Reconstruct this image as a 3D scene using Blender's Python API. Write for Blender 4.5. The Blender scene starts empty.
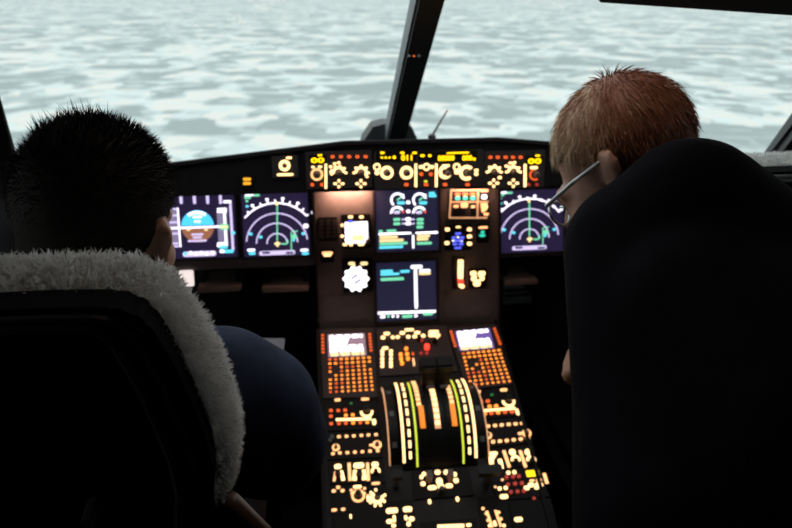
import bpy, bmesh, math, random
import numpy as np
from mathutils import Vector, Matrix
random.seed(7); np.random.seed(7)
sc = bpy.context.scene
C = sc.collection
# ------------------------------------------------------------------ camera
FPX, CX, CY = 700.0, 396.0, 264.0
TH = math.atan((CY + 10) / FPX); PS = math.atan((CX - 310) / FPX * math.cos(TH))
CAM = Vector((-0.22, 0.0, 1.55))
cd = bpy.data.cameras.new('camera'); cam = bpy.data.objects.new('camera', cd); C.objects.link(cam)
cam.location = CAM; cam.rotation_euler = (math.pi / 2 - TH, 0, -PS)
cd.sensor_width = 36; cd.lens = 36 * FPX / 792; cd.clip_start = 0.02; cd.clip_end = 200000
cd.dof.use_dof = True; cd.dof.focus_distance = 0.72; cd.dof.aperture_fstop = 7.5
sc.camera = cam
# ------------------------------------------------------------------ world, exposure
w = bpy.data.worlds.new('world'); sc.world = w; w.use_nodes = True
bg = w.node_tree.nodes['Background']; bg.inputs[0].default_value = (0.94, 0.98, 1.0, 1); bg.inputs[1].default_value = 1.68
sc.view_settings.view_transform = 'Standard'; sc.view_settings.look = 'None'
sc.view_settings.exposure = 0.0; sc.view_settings.gamma = 1.0; sc.view_settings.use_curve_mapping = False
sc.cycles.use_denoising = True; sc.cycles.max_bounces = 6; sc.cycles.transparent_max_bounces = 12
sc.cycles.sample_clamp_indirect = 3.0

# ------------------------------------------------------------------ geometry helpers
S_, C_, s_, c_ = math.sin(PS), math.cos(PS), math.sin(TH), math.cos(TH)
FW = Vector((S_ * c_, C_ * c_, -s_)); RT = Vector((C_, -S_, 0)); UP = Vector((S_ * s_, C_ * s_, c_))
def ray(px, py): return FW + RT * ((px - CX) / FPX) + UP * ((CY - py) / FPX)
def at(px, py, d): return CAM + ray(px, py) * d
def hit(px, py, O, N):
    r = ray(px, py); return CAM + r * ((O - CAM).dot(N) / r.dot(N))

class Frame:                      # a tilted mounting plane with its own right / up / outward axes
    def __init__(s, O, V):
        s.O = Vector(O); s.U = Vector((1, 0, 0)); s.V = Vector(V).normalized(); s.N = s.U.cross(s.V)
    def uv(s, px, py):
        P = hit(px, py, s.O, s.N) - s.O
        return P.dot(s.U), P.dot(s.V)
    def mat(s, u, v, n=0):
        P = s.O + s.U * u + s.V * v + s.N * n
        return Matrix(((s.U.x, s.V.x, s.N.x, P.x), (s.U.y, s.V.y, s.N.y, P.y), (s.U.z, s.V.z, s.N.z, P.z), (0, 0, 0, 1)))

class MB:                         # collects shapes and links them as ONE mesh
    def __init__(s): s.v = []; s.f = []
    def add(s, vs, fs):
        o = len(s.v); s.v += [tuple(x) for x in vs]; s.f += [[i + o for i in f] for f in fs]; return s
    def prism(s, poly, n0, n1, inset=0.0):
        k = len(poly); cu = sum(p[0] for p in poly) / k; cv = sum(p[1] for p in poly) / k
        top = poly
        if inset:
            top = [(p[0] - inset * (1 if p[0] > cu else -1), p[1] - inset * (1 if p[1] > cv else -1)) for p in poly]
        vs = [(p[0], p[1], n0) for p in poly] + [(p[0], p[1], n1) for p in top]
        fs = [list(range(k))[::-1], list(range(k, 2 * k))] + [[i, (i + 1) % k, k + (i + 1) % k, k + i] for i in range(k)]
        return s.add(vs, fs)
    def rbox(s, u, v, w, h, n0, n1, r=0.0, seg=3, inset=0.0):
        r = min(r, w / 2 * .98, h / 2 * .98)
        if r <= 0: poly = [(u - w / 2, v - h / 2), (u + w / 2, v - h / 2), (u + w / 2, v + h / 2), (u - w / 2, v + h / 2)]
        else:
            poly = []
            for cx_, cy_, a in ((1, -1, -90), (1, 1, 0), (-1, 1, 90), (-1, -1, 180)):
                for i in range(seg + 1):
                    t = math.radians(a + 90 * i / seg)
                    poly.append((u + cx_ * (w / 2 - r) + r * math.cos(t), v + cy_ * (h / 2 - r) + r * math.sin(t)))
        return s.prism(poly, n0, n1, inset)
    def box(s, x0, x1, y0, y1, z0, z1): return s.prism([(x0, y0), (x1, y0), (x1, y1), (x0, y1)], z0, z1)
    def frame(s, u, v, w, h, b, n0, n1):
        s.rbox(u, v + h / 2 + b / 2, w + 2 * b, b, n0, n1); s.rbox(u, v - h / 2 - b / 2, w + 2 * b, b, n0, n1)
        s.rbox(u - w / 2 - b / 2, v, b, h, n0, n1); return s.rbox(u + w / 2 + b / 2, v, b, h, n0, n1)
    def arc(s, u, v, r, wd, a0, a1, n0, n1, seg=24, ky=1.0):
        vs = []; fs = []
        for i in range(seg + 1):
            t = math.radians(a0 + (a1 - a0) * i / seg); c, q = math.cos(t), math.sin(t) * ky
            for rr, nn in ((r - wd / 2, n0), (r + wd / 2, n0), (r + wd / 2, n1), (r - wd / 2, n1)): vs.append((u + rr * c, v + rr * q, nn))
        for i in range(seg):
            a = 4 * i
            for j in range(4): fs.append([a + j, a + (j + 1) % 4, a + 4 + (j + 1) % 4, a + 4 + j])
        if abs(a1 - a0) < 359.9: fs += [[0, 1, 2, 3], [4 * seg + 3, 4 * seg + 2, 4 * seg + 1, 4 * seg]]
        return s.add(vs, fs)
    def disc(s, u, v, r, n0, n1, a0=0, a1=360, seg=20):
        poly = [(u + r * math.cos(math.radians(a0 + (a1 - a0) * i / seg)), v + r * math.sin(math.radians(a0 + (a1 - a0) * i / seg))) for i in range(seg + (0 if a1 - a0 >= 360 else 1))]
        return s.prism(poly, n0, n1)
    def bar(s, u0, v0, u1, v1, wd, n0, n1):
        d = Vector((u1 - u0, v1 - v0)); d.normalize(); p = Vector((-d.y, d.x)) * wd / 2
        return s.prism([(u0 - p.x, v0 - p.y), (u1 - p.x, v1 - p.y), (u1 + p.x, v1 + p.y), (u0 + p.x, v0 + p.y)], n0, n1)
    def lathe(s, u, v, prof, seg=16):
        vs = []; fs = []
        for r, n in prof:
            for i in range(seg):
                t = 2 * math.pi * i / seg; vs.append((u + r * math.cos(t), v + r * math.sin(t), n))
        for k in range(len(prof) - 1):
            for i in range(seg): fs.append([k * seg + i, k * seg + (i + 1) % seg, (k + 1) * seg + (i + 1) % seg, (k + 1) * seg + i])
        fs.append(list(range(seg))[::-1]); fs.append([(len(prof) - 1) * seg + i for i in range(seg)])
        return s.add(vs, fs)
    def tube(s, pts, r, seg=8):
        pts = [Vector(p) for p in pts]; k = len(pts); rs = r if isinstance(r, (list, tuple)) else [r] * k
        vs = []; fs = []; ref = Vector((.31, .17, .93))
        for i, p in enumerate(pts):
            t = (pts[min(i + 1, k - 1)] - pts[max(i - 1, 0)]).normalized(); a = t.cross(ref).normalized(); b = t.cross(a)
            for j in range(seg):
                q = 2 * math.pi * j / seg; vs.append(p + (a * math.cos(q) + b * math.sin(q)) * rs[i])
        for i in range(k - 1):
            for j in range(seg): fs.append([i * seg + j, i * seg + (j + 1) % seg, (i + 1) * seg + (j + 1) % seg, (i + 1) * seg + j])
        fs.append(list(range(seg))[::-1]); fs.append([(k - 1) * seg + j for j in range(seg)])
        return s.add(vs, fs)
    def ell(s, c, r, R=None, nu=16, nv=10):
        vs = []; fs = []; c = Vector(c)
        for i in range(nv + 1):
            p = math.pi * i / nv
            for j in range(nu):
                q = 2 * math.pi * j / nu
                x = Vector((r[0] * math.sin(p) * math.cos(q), r[1] * math.sin(p) * math.sin(q), r[2] * math.cos(p)))
                if R: x = R @ x
                vs.append(c + x)
        for i in range(nv):
            for j in range(nu): fs.append([i * nu + j, (i + 1) * nu + j, (i + 1) * nu + (j + 1) % nu, i * nu + (j + 1) % nu])
        return s.add(vs, fs)
    def cap(s, a, b, ra, rb, n=5):   # tapered rounded limb: overlapping balls and a tube
        a, b = Vector(a), Vector(b); s.tube([a, b], [ra, rb], 14); s.ell(a, (ra,) * 3); return s.ell(b, (rb,) * 3)
    def limb(s, pts, rs):
        for i in range(len(pts) - 1): s.cap(pts[i], pts[i + 1], rs[i], rs[i + 1])
        return s
    def build(s, name, m, parent=None, smooth=False, bevel=0.0):
        me = bpy.data.meshes.new(name); me.from_pydata(s.v, [], s.f); me.update()
        bm = bmesh.new(); bm.from_mesh(me); bmesh.ops.recalc_face_normals(bm, faces=bm.faces)
        if bevel: bmesh.ops.bevel(bm, geom=bm.edges[:], offset=bevel, segments=2, affect='EDGES', clamp_overlap=True)
        bm.to_mesh(me); bm.free()
        if smooth: me.polygons.foreach_set('use_smooth', [True] * len(me.polygons))
        o = bpy.data.objects.new(name, me); C.objects.link(o); me.materials.append(m)
        if parent: o.parent = parent
        return o
    def organic(s, name, m, parent=None, voxel=.008, it=6):   # one continuous skin over overlapping volumes
        o = s.build(name + '_tmp', m)
        r = o.modifiers.new('r', 'REMESH'); r.mode = 'VOXEL'; r.voxel_size = voxel
        q = o.modifiers.new('s', 'SMOOTH'); q.iterations = it; q.factor = .5
        dg = bpy.context.evaluated_depsgraph_get(); dg.update()
        me = bpy.data.meshes.new_from_object(o.evaluated_get(dg)); me.name = name
        old = o.data; bpy.data.objects.remove(o); bpy.data.meshes.remove(old)
        me.polygons.foreach_set('use_smooth', [True] * len(me.polygons))
        me.materials.clear(); me.materials.append(m)
        n = bpy.data.objects.new(name, me); C.objects.link(n)
        if parent: n.parent = parent
        return n

def tag(o, label=None, cat=None, group=None, kind=None):
    if label: o['label'] = label
    if cat: o['category'] = cat
    if group: o['group'] = group
    if kind: o['kind'] = kind
    return o
def thing(name, label, cat, M=None, group=None):
    o = bpy.data.objects.new(name, None); C.objects.link(o); o.empty_display_size = .03
    if M is not None: o.matrix_world = M
    return tag(o, label, cat, group)
def mesh_to(obj, origin):          # world-space mesh -> local to an Empty at origin
    obj.data.transform(Matrix.Translation(-Vector(origin)))

# ------------------------------------------------------------------ materials
def mat(name, col, rough=.6, metal=0, noise=0, nscale=30, bump=0, spec=.5):
    m = bpy.data.materials.new(name); m.use_nodes = True; nt = m.node_tree; b = nt.nodes['Principled BSDF']
    b.inputs['Base Color'].default_value = (*col, 1); b.inputs['Roughness'].default_value = rough
    b.inputs['Metallic'].default_value = metal; b.inputs['Specular IOR Level'].default_value = spec
    if noise or bump:
        tc = nt.nodes.new('ShaderNodeTexCoord'); n = nt.nodes.new('ShaderNodeTexNoise'); n.inputs['Scale'].default_value = nscale
        n.inputs['Detail'].default_value = 5; nt.links.new(tc.outputs['Object'], n.inputs['Vector'])
        if noise:
            r = nt.nodes.new('ShaderNodeValToRGB')
            r.color_ramp.elements[0].position = .3; r.color_ramp.elements[1].position = .7
            r.color_ramp.elements[0].color = (*[x * (1 - noise) for x in col], 1); r.color_ramp.elements[1].color = (*[min(1, x * (1 + noise)) for x in col], 1)
            nt.links.new(n.outputs['Fac'], r.inputs[0]); nt.links.new(r.outputs[0], b.inputs['Base Color'])
        if bump:
            bp = nt.nodes.new('ShaderNodeBump'); bp.inputs['Strength'].default_value = bump; bp.inputs['Distance'].default_value = .004
            nt.links.new(n.outputs['Fac'], bp.inputs['Height']); nt.links.new(bp.outputs[0], b.inputs['Normal'])
    return m
def emit(name, col, k):
    m = bpy.data.materials.new(name); m.use_nodes = True; b = m.node_tree.nodes['Principled BSDF']
    b.inputs['Base Color'].default_value = (*[min(.8, x * .5 + .02) for x in col], 1); b.inputs['Roughness'].default_value = .5
    b.inputs['Emission Color'].default_value = (*col, 1); b.inputs['Emission Strength'].default_value = k
    return m
M = dict(
    shell=mat('dark lining', (.012, .013, .016), .85, noise=.25),
    frame=mat('window frame', (.013, .016, .019), .6, noise=.2),
    rim=mat('pale grey highlight and marks', (.11, .13, .14), .6),
    glare=mat('glareshield skin', (.010, .009, .009), .85, spec=.15, noise=.25, nscale=60, bump=.1),
    panel=mat('instrument panel paint', (.11, .085, .08), .55, noise=.12, nscale=40),
    fcu=mat('glareshield unit paint', (.03, .024, .024), .55, noise=.12),
    ped=mat('pedestal paint', (.016, .014, .014), .6, spec=.2, noise=.15),
    plate=mat('control plate', (.045, .036, .036), .55, spec=.2, noise=.12),
    dark=mat('dark plate', (.007, .006, .006), .6, spec=.15, noise=.1),
    bezel=mat('display bezel', (.03, .022, .022), .45),
    black=mat('black plastic', (.006, .006, .006), .45, spec=.2, noise=.1),
    knob=mat('brown grey knob', (.09, .06, .05), .5, noise=.1),
    metal=mat('worn metal', (.3, .3, .3), .35, 1, noise=.15),
    screwm=mat('screw metal', (.16, .14, .13), .45, 1),
    carpet=mat('floor covering', (.012, .012, .014), .95, noise=.3, nscale=80, bump=.4),
    leather=mat('black leather', (.004, .004, .0045), .8, spec=.03, noise=.2, nscale=120, bump=.15),
    brown=mat('brown leather', (.1, .055, .035), .5, noise=.2, nscale=60, bump=.15),
    pipe=mat('leather piping', (.03, .03, .032), .4),
    wool=mat('grey fleece', (.6, .61, .59), .95, noise=.18, nscale=45, spec=.1),
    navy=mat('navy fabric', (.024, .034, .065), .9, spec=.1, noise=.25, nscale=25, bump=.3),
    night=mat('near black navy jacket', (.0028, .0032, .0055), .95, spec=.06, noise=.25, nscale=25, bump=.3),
    trouser=mat('dark trousers', (.014, .012, .014), .9, spec=.1, noise=.2),
    skin=mat('skin', (.42, .24, .17), .55, noise=.08, nscale=60),
    shoe=mat('black shoe leather', (.01, .01, .01), .4),
    hair1=mat('very dark brown hair', (.015, .012, .010), .75, noise=.3, nscale=90, spec=.12),
    beard=mat('dark beard', (.03, .022, .018), .8, noise=.3, nscale=200),
    paper=mat('white paper', (.75, .74, .72), .8, noise=.04),
    greypaper=mat('grey paper', (.22, .22, .24), .8, noise=.05),
    strip=mat('pale footrest edge', (.2, .15, .13), .6, noise=.15),
    pedal=mat('pedal metal', (.12, .15, .15), .5, .5, noise=.2),
    glassfr=mat('silver glasses frame', (.55, .6, .62), .35, .6),
    hivis=mat('yellow cuff stripe', (.5, .5, .04), .6),
    legend=emit('cream lit legend', (1, .62, .27), 2.3),
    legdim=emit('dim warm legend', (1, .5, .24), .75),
    tan=emit('warm lit key', (1, .5, .2), 1.6),
    orange=emit('orange lit key', (1, .27, .03), 1.9),
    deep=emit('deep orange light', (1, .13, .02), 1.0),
    redd=emit('dim red light', (1, .08, .05), .3),
    red=emit('red light', (1, .04, .02), 2.4),
    amber=emit('amber digits', (1, .62, .0), 1.9),
    amberd=emit('amber caution lamp', (1, .42, .02), 1.2),
    oblock=emit('orange scale block', (1, .27, .02), 1.0),
    white=emit('white symbol', (.92, .88, 1), 1.7),
    wbright=emit('bright white symbol', (1, .97, 1), 2.2),
    lav=emit('lavender symbol', (.66, .56, .88), 1.25),
    tape=emit('grey lavender tape', (.3, .25, .42), .8),
    cyan=emit('cyan symbol', (.12, .72, .9), 1.25),
    sky=emit('blue sky half', (.08, .6, 1), 1.3),
    earth=emit('brown ground half', (.5, .2, .11), .7),
    green=emit('green symbol', (.22, .85, .5), 1.0),
    teal=emit('teal lamp', (.04, .7, .5), 1.0),
    dimgreen=emit('dim green light', (.05, .5, .1), .3),
    ygreen=emit('yellow green line', (.7, .8, .05), 1.1),
    ytext=emit('yellow text', (1, .75, .35), 1.3),
    rsym=emit('red symbol', (1, .1, .08), .9),
    whlamp=emit('soft white lamp', (1, .86, .82), .95),
    blue=emit('blue lit digits', (.1, .13, 1), 1.5),
    scr=emit('dark lavender screen', (.018, .012, .042), 1.0),
    scr2=emit('dark blue screen', (.02, .022, .065), .6),
    scrpink=emit('washed out screen', (.35, .22, .3), .8),
    scrviol=emit('violet screen', (.16, .1, .4), .9),
)
# fleece fibres let light through
nt = M['wool'].node_tree; tl_ = nt.nodes.new('ShaderNodeBsdfTranslucent'); tl_.inputs[0].default_value = (.85, .86, .84, 1); mx = nt.nodes.new('ShaderNodeMixShader'); mx.inputs[0].default_value = .45
nt.links.new(nt.nodes['Principled BSDF'].outputs[0], mx.inputs[1]); nt.links.new(tl_.outputs[0], mx.inputs[2]); nt.links.new(mx.outputs[0], nt.nodes['Material Output'].inputs[0])
# glass: clear pane with a faint mirror
g = bpy.data.materials.new('windscreen glass'); g.use_nodes = True; nt = g.node_tree; nt.nodes.clear()
o_ = nt.nodes.new('ShaderNodeOutputMaterial'); mx = nt.nodes.new('ShaderNodeMixShader'); tr = nt.nodes.new('ShaderNodeBsdfTransparent'); gl = nt.nodes.new('ShaderNodeBsdfGlossy')
tr.inputs[0].default_value = (.95, .98, .97, 1); gl.inputs['Roughness'].default_value = .02; mx.inputs[0].default_value = .03
nt.links.new(tr.outputs[0], mx.inputs[1]); nt.links.new(gl.outputs[0], mx.inputs[2]); nt.links.new(mx.outputs[0], o_.inputs[0]); M['glass'] = g
# auburn to grey-blond hair, greyer and paler towards the fringe
def hair2():
    m = mat('auburn and grey-blond hair', (.2, .1, .05), .55); nt = m.node_tree; b = nt.nodes['Principled BSDF']
    tc = nt.nodes.new('ShaderNodeTexCoord'); n = nt.nodes.new('ShaderNodeTexNoise'); n.inputs['Scale'].default_value = 25; n.inputs['Detail'].default_value = 4
    sp = nt.nodes.new('ShaderNodeSeparateXYZ'); nt.links.new(tc.outputs['Object'], sp.inputs[0]); nt.links.new(tc.outputs['Object'], n.inputs[0])
    ma = nt.nodes.new('ShaderNodeMath'); ma.operation = 'MULTIPLY_ADD'; ma.inputs[1].default_value = 4.5; ma.inputs[2].default_value = .04
    nt.links.new(sp.outputs['Y'], ma.inputs[0]); ad = nt.nodes.new('ShaderNodeMath'); ad.operation = 'ADD'
    nt.links.new(ma.outputs[0], ad.inputs[0]); nt.links.new(n.outputs['Fac'], ad.inputs[1])
    r = nt.nodes.new('ShaderNodeValToRGB'); r.color_ramp.elements[0].position = .35; r.color_ramp.elements[1].position = .8
    r.color_ramp.elements[0].color = (.27, .11, .055, 1); r.color_ramp.elements[1].color = (.62, .5, .34, 1)
    nt.links.new(ad.outputs[0], r.inputs[0]); nt.links.new(r.outputs[0], b.inputs['Base Color']); return m
M['hair2'] = hair2()
# snow-patched fields far below
def ground_mat():
    m = bpy.data.materials.new('snowy fields'); m.use_nodes = True; nt = m.node_tree; b = nt.nodes['Principled BSDF']; b.inputs['Roughness'].default_value = .95; b.inputs['Specular IOR Level'].default_value = .05
    tc = nt.nodes.new('ShaderNodeTexCoord'); mp = nt.nodes.new('ShaderNodeMapping'); nt.links.new(tc.outputs['Object'], mp.inputs[0])
    mp.inputs['Rotation'].default_value = (0, 0, .35); mp.inputs['Scale'].default_value = (1 / 56, 1 / 58, 1)
    wn = nt.nodes.new('ShaderNodeTexNoise'); wn.inputs['Scale'].default_value = .9; wn.inputs['Detail'].default_value = 3
    nt.links.new(mp.outputs[0], wn.inputs['Vector'])
    vm = nt.nodes.new('ShaderNodeVectorMath'); vm.operation = 'MULTIPLY_ADD'; vm.inputs[1].default_value = (.45, .45, 0)
    nt.links.new(wn.outputs['Color'], vm.inputs[0]); nt.links.new(mp.outputs[0], vm.inputs[2])
    vo = nt.nodes.new('ShaderNodeTexVoronoi'); vo.feature = 'SMOOTH_F1'; vo.inputs['Smoothness'].default_value = .35; vo.inputs['Scale'].default_value = 1.0
    nt.links.new(vm.outputs[0], vo.inputs['Vector'])
    v2 = nt.nodes.new('ShaderNodeTexVoronoi'); v2.distance = 'CHEBYCHEV'; v2.inputs['Scale'].default_value = 2.7
    nt.links.new(vm.outputs[0], v2.inputs['Vector'])
    s1 = nt.nodes.new('ShaderNodeSeparateColor'); nt.links.new(vo.outputs['Color'], s1.inputs[0])
    s2 = nt.nodes.new('ShaderNodeSeparateColor'); nt.links.new(v2.outputs['Color'], s2.inputs[0])
    big = nt.nodes.new('ShaderNodeTexNoise'); big.inputs['Scale'].default_value = .35; big.inputs['Detail'].default_value = 4; nt.links.new(mp.outputs[0], big.inputs['Vector'])
    a = nt.nodes.new('ShaderNodeMath'); a.operation = 'MULTIPLY_ADD'; a.inputs[1].default_value = .7; nt.links.new(s2.outputs[1], a.inputs[0]); nt.links.new(s1.outputs[0], a.inputs[2])
    d = nt.nodes.new('ShaderNodeMath'); d.operation = 'MULTIPLY_ADD'; d.inputs[1].default_value = .7; nt.links.new(big.outputs['Fac'], d.inputs[0]); nt.links.new(a.outputs[0], d.inputs[2])
    r = nt.nodes.new('ShaderNodeValToRGB'); e = r.color_ramp.elements
    e[0].position = .45; e[0].color = (.27, .32, .315, 1); e[1].position = 1.0; e[1].color = (.5, .58, .57, 1)
    x = e.new(1.0); x.position = .86; x.color = (.325, .375, .365, 1)
    sc_ = nt.nodes.new('ShaderNodeMath'); sc_.operation = 'MULTIPLY'; sc_.inputs[1].default_value = .56; nt.links.new(d.outputs[0], sc_.inputs[0])
    e[0].position = .56; e[1].position = .80; e[2].position = .90; e[2].color = (.56, .565, .53, 1)
    nt.links.new(sc_.outputs[0], r.inputs[0]); nt.links.new(r.outputs[0], b.inputs['Base Color']); return m
M['ground'] = ground_mat()

# ------------------------------------------------------------------ key positions
FM = Frame(CAM + ray(408, 220) * (0.22 / ray(408, 220).x), (0, math.sin(math.radians(13)), math.cos(math.radians(13))))      # instrument panel plane
FG = Frame((0, 1.43, 1.2), (0, math.sin(math.radians(7)), math.cos(math.radians(7))))                                        # glareshield face
pb = hit(407, 325, FM.O, FM.N)
FP = Frame((0, pb.y - .004, pb.z), (0, math.cos(math.radians(24)), math.sin(math.radians(24))))                              # pedestal top
A = Vector((0, 2.05, 1.11)); B = Vector((0, 1.41, 1.53)); Cr = Vector((.88, 1.55, 1.15))
NR = (B - A).cross(Cr - A).normalized(); NL = Vector((-NR.x, NR.y, NR.z))
T1 = hit(612, 0, A, NR); T2 = hit(792, 12, A, NR)
L1 = hit(0, 109, A, NL); L2 = hit(14, 164, A, NL); L1.x *= -1; L2.x *= -1       # left post edge, mirrored to the right pane
def cross2(p, d, q, e):           # intersect two coplanar lines
    n = d.cross(e); t = (q - p).cross(e).dot(n) / n.dot(n); return p + d * t
D = L2 + (L1 - L2) * ((1.68 - L2.z) / (L1 - L2).z)
Cc = cross2(L2, L1 - L2, A, Cr - A)
E = A + (B - A) * ((1.74 - A.z) / (B - A).z)
print('D', D, 'Cc', Cc, 'E', E)
def mirror(p, s): return Vector((p.x * s, p.y, p.z))

# ------------------------------------------------------------------ setting: ground outside, shell, windows
gm = MB(); R_ = 60000
gm.add([(-R_, -R_, 0), (R_, -R_, 0), (R_, R_, 0), (-R_, R_, 0)], [[0, 1, 2, 3]])
go = gm.build('ground', M['ground']); go.location = (0, 0, -100); tag(go, 'snow patched farmland seen far below through the windscreen', 'fields', kind='structure')

def solid(name, faces, m, th=.03, kind='structure', off=1):
    mb = MB()
    for f in faces: mb.add(f, [list(range(len(f)))])
    o = mb.build(name, m); bm = bmesh.new(); bm.from_mesh(o.data); bmesh.ops.remove_doubles(bm, verts=bm.verts[:], dist=1e-5); bm.to_mesh(o.data); bm.free()
    md = o.modifiers.new('solid', 'SOLIDIFY'); md.thickness = th; md.offset = 0
    if kind: o['kind'] = kind
    return o
fl = MB().box(-1.05, 1.05, -1.0, 2.3, -.04, 0).build('floor', M['carpet']); tag(fl, kind='structure')
cl_ = []
for s in (-1, 1):
    d, e, c = mirror(D, s), E.copy(), mirror(Cc, s)
    X = s * 1.02
    yq = min(1.2, d.y - .05); V3 = lambda y, z: Vector((X, y, z)); wz0, wz1, wy0, wy1 = 1.10, 1.64, .30, yq - .06
    wall = [[Vector((c.x, c.y, 0)), c, V3(yq, wz0), V3(yq, 0)], [c, d, V3(yq, 1.95), V3(yq, wz1), V3(yq, wz0)],
            [V3(yq, 0), V3(yq, wz0), V3(wy1, wz0), V3(wy0, wz0), V3(-1, wz0), V3(-1, 0)], [V3(yq, wz1), V3(yq, 1.95), V3(-1, 1.95), V3(-1, wz1), V3(wy0, wz1), V3(wy1, wz1)],
            [V3(yq, wz0), V3(yq, wz1), V3(wy1, wz1), V3(wy1, wz0)], [V3(wy0, wz0), V3(wy0, wz1), V3(-1, wz1), V3(-1, wz0)]]
    solid('wall_' + ('left' if s < 0 else 'right'), wall, M['shell'], .025)
    pn = MB().add([V3(wy0, wz0), V3(wy1, wz0), V3(wy1, wz1), V3(wy0, wz1)], [[0, 1, 2, 3]]).build('window_%d' % (3 if s < 0 else 4), M['glass']); tag(pn, ('left' if s < 0 else 'right') + ' side window pane', kind='structure')
    cl_.append([e, d, V3(yq, 1.95), Vector((0, yq, 1.95))])
cl_ += [[Vector((-1.02, yq, 1.95)), Vector((0, yq, 1.95)), Vector((1.02, yq, 1.95)), Vector((1.02, -1, 1.95)), Vector((-1.02, -1, 1.95))]]
solid('ceiling', cl_, M['shell'], .025)
solid('wall_back', [[Vector((-1.02, -1, 0)), Vector((1.02, -1, 0)), Vector((1.02, -1, 1.95)), Vector((-1.02, -1, 1.95))]], M['shell'], .025)
solid('wall_front', [[Vector((-Cc.x, Cc.y, 0)), Vector((0, A.y, 0)), A, mirror(Cc, -1)], [Vector((0, A.y, 0)), Vector((Cc.x, Cc.y, 0)), Cc, A]], M['shell'], .025)

def bar3(p, q, side, depth, wd, name, m, parent=None):     # a straight rectangular bar between two points
    p, q, side, depth = Vector(p), Vector(q), Vector(side).normalized(), Vector(depth).normalized()
    vs = []
    for x in (p, q):
        for a, b in ((-1, -1), (1, -1), (1, 1), (-1, 1)): vs.append(x + side * wd[0] / 2 * a + depth * wd[1] / 2 * b)
    return MB().add(vs, [[3, 2, 1, 0], [4, 5, 6, 7], [0, 1, 5, 4], [1, 2, 6, 5], [2, 3, 7, 6], [3, 0, 4, 7]]).build(name, m, parent)
for i, s in enumerate((-1, 1)):
    n = Vector((NR.x * s, NR.y, NR.z)); d, c = mirror(D, s), mirror(Cc, s)
    pane = MB().add([A, c, d, E], [[0, 1, 2, 3]]).build('window_%d' % (i + 1), M['glass']); tag(pane, kind='structure')
    tag(pane, ('left' if s < 0 else 'right') + ' windscreen pane beyond the glareshield')
    ax = (d - c).normalized()
    bar3(c - ax * .05 + Vector((s * .035, 0, 0)), d + ax * .03 + Vector((s * .035, 0, 0)), ax.cross(n), n, (.07, .07), 'trim_%d' % (i + 1), M['frame'])['kind'] = 'structure'
    ax = (d - E).normalized(); u = ax.cross(n); u = u if u.z > 0 else -u
    bar3(E + u * .04, d + u * .04, u, n, (.08, .08), 'trim_%d' % (i + 3), M['frame'])['kind'] = 'structure'
    ax = (c - A).normalized(); u = ax.cross(n); u = u if u.z > 0 else -u
    bar3(A - u * .03, c - u * .03, u, n, (.06, .05), 'trim_%d' % (i + 5), M['frame'])['kind'] = 'structure'
# centre post with its left seal in a painted highlight grey, two bolts and the foot bracket
axp = (E - A).normalized(); nrm = Vector((0, -axp.z, axp.y)) if False else Vector((1, 0, 0)).cross(axp)
post = thing('centre_post', 'dark slanting post between the two windscreen panes', 'window post', Matrix.Translation(A)); post['kind'] = 'structure'
p_ = bar3(A, E, (1, 0, 0), nrm, (.044, .06), 'post_beam', M['frame'], post); mesh_to(p_, A)
p_ = bar3(A + Vector((-.0245, 0, 0)), E + Vector((-.0245, 0, 0)), (1, 0, 0), nrm, (.005, .045), 'seal', M['rim'], post); mesh_to(p_, A)
p_ = bar3(A + Vector((.0245, 0, 0)), E + Vector((.0245, 0, 0)), (1, 0, 0), nrm, (.005, .045), 'seal', M['shell'], post); mesh_to(p_, A)
for px in (409.5, 419):
    q = hit(px, 56, A - nrm * .037 * (1 if nrm.y > 0 else -1), nrm)
    p_ = MB().ell(q, (.003, .003, .003)).build('bolt', M['metal'], post, True); mesh_to(p_, A)
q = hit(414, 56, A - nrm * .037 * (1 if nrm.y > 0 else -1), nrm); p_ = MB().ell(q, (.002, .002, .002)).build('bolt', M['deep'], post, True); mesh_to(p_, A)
bk = MB(); yb = A.y - .1
pl = [hit(x, y, Vector((0, yb, 1)), Vector((0, 1, 0))) for x, y in ((362, 148), (364, 140), (373, 127), (384, 124), (404, 124), (412, 127), (418, 140), (420, 148))]
k = len(pl); bk.add([p for p in pl] + [p + Vector((0, .09, 0)) for p in pl], [list(range(k)), list(range(k, 2 * k))[::-1]] + [[i, k + i, k + (i + 1) % k, (i + 1) % k] for i in range(k)])
p_ = bk.build('foot_bracket', M['frame'], post); mesh_to(p_, A)
# lowered sun visor along the top of the right pane
iv = -NR if NR.y > 0 else NR
vq = [hit(x, y, A + iv * .09, NR) for x, y in ((598, -1), (800, 12.5))]; up_ = (E - A).normalized() * .30
vq = [vq[0], vq[1], vq[1] + up_, vq[0] + up_]
sv = thing('sun_visor', 'dark lowered sun visor at the top of the right windscreen pane', 'sun visor', Matrix.Translation(vq[0]))
p_ = MB().add(vq + [p + iv * .008 for p in vq], [[0, 1, 2, 3], [7, 6, 5, 4], [0, 4, 5, 1], [1, 5, 6, 2], [2, 6, 7, 3], [3, 7, 4, 0]]).build('visor_panel', M['shell'], sv, False, .003); mesh_to(p_, vq[0])
p_ = MB().tube([vq[3] + Vector((.02, 0, -.02)), vq[2] + Vector((-.02, 0, -.02))], .008).build('visor_rail', M['metal'], sv); mesh_to(p_, vq[0])
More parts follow.
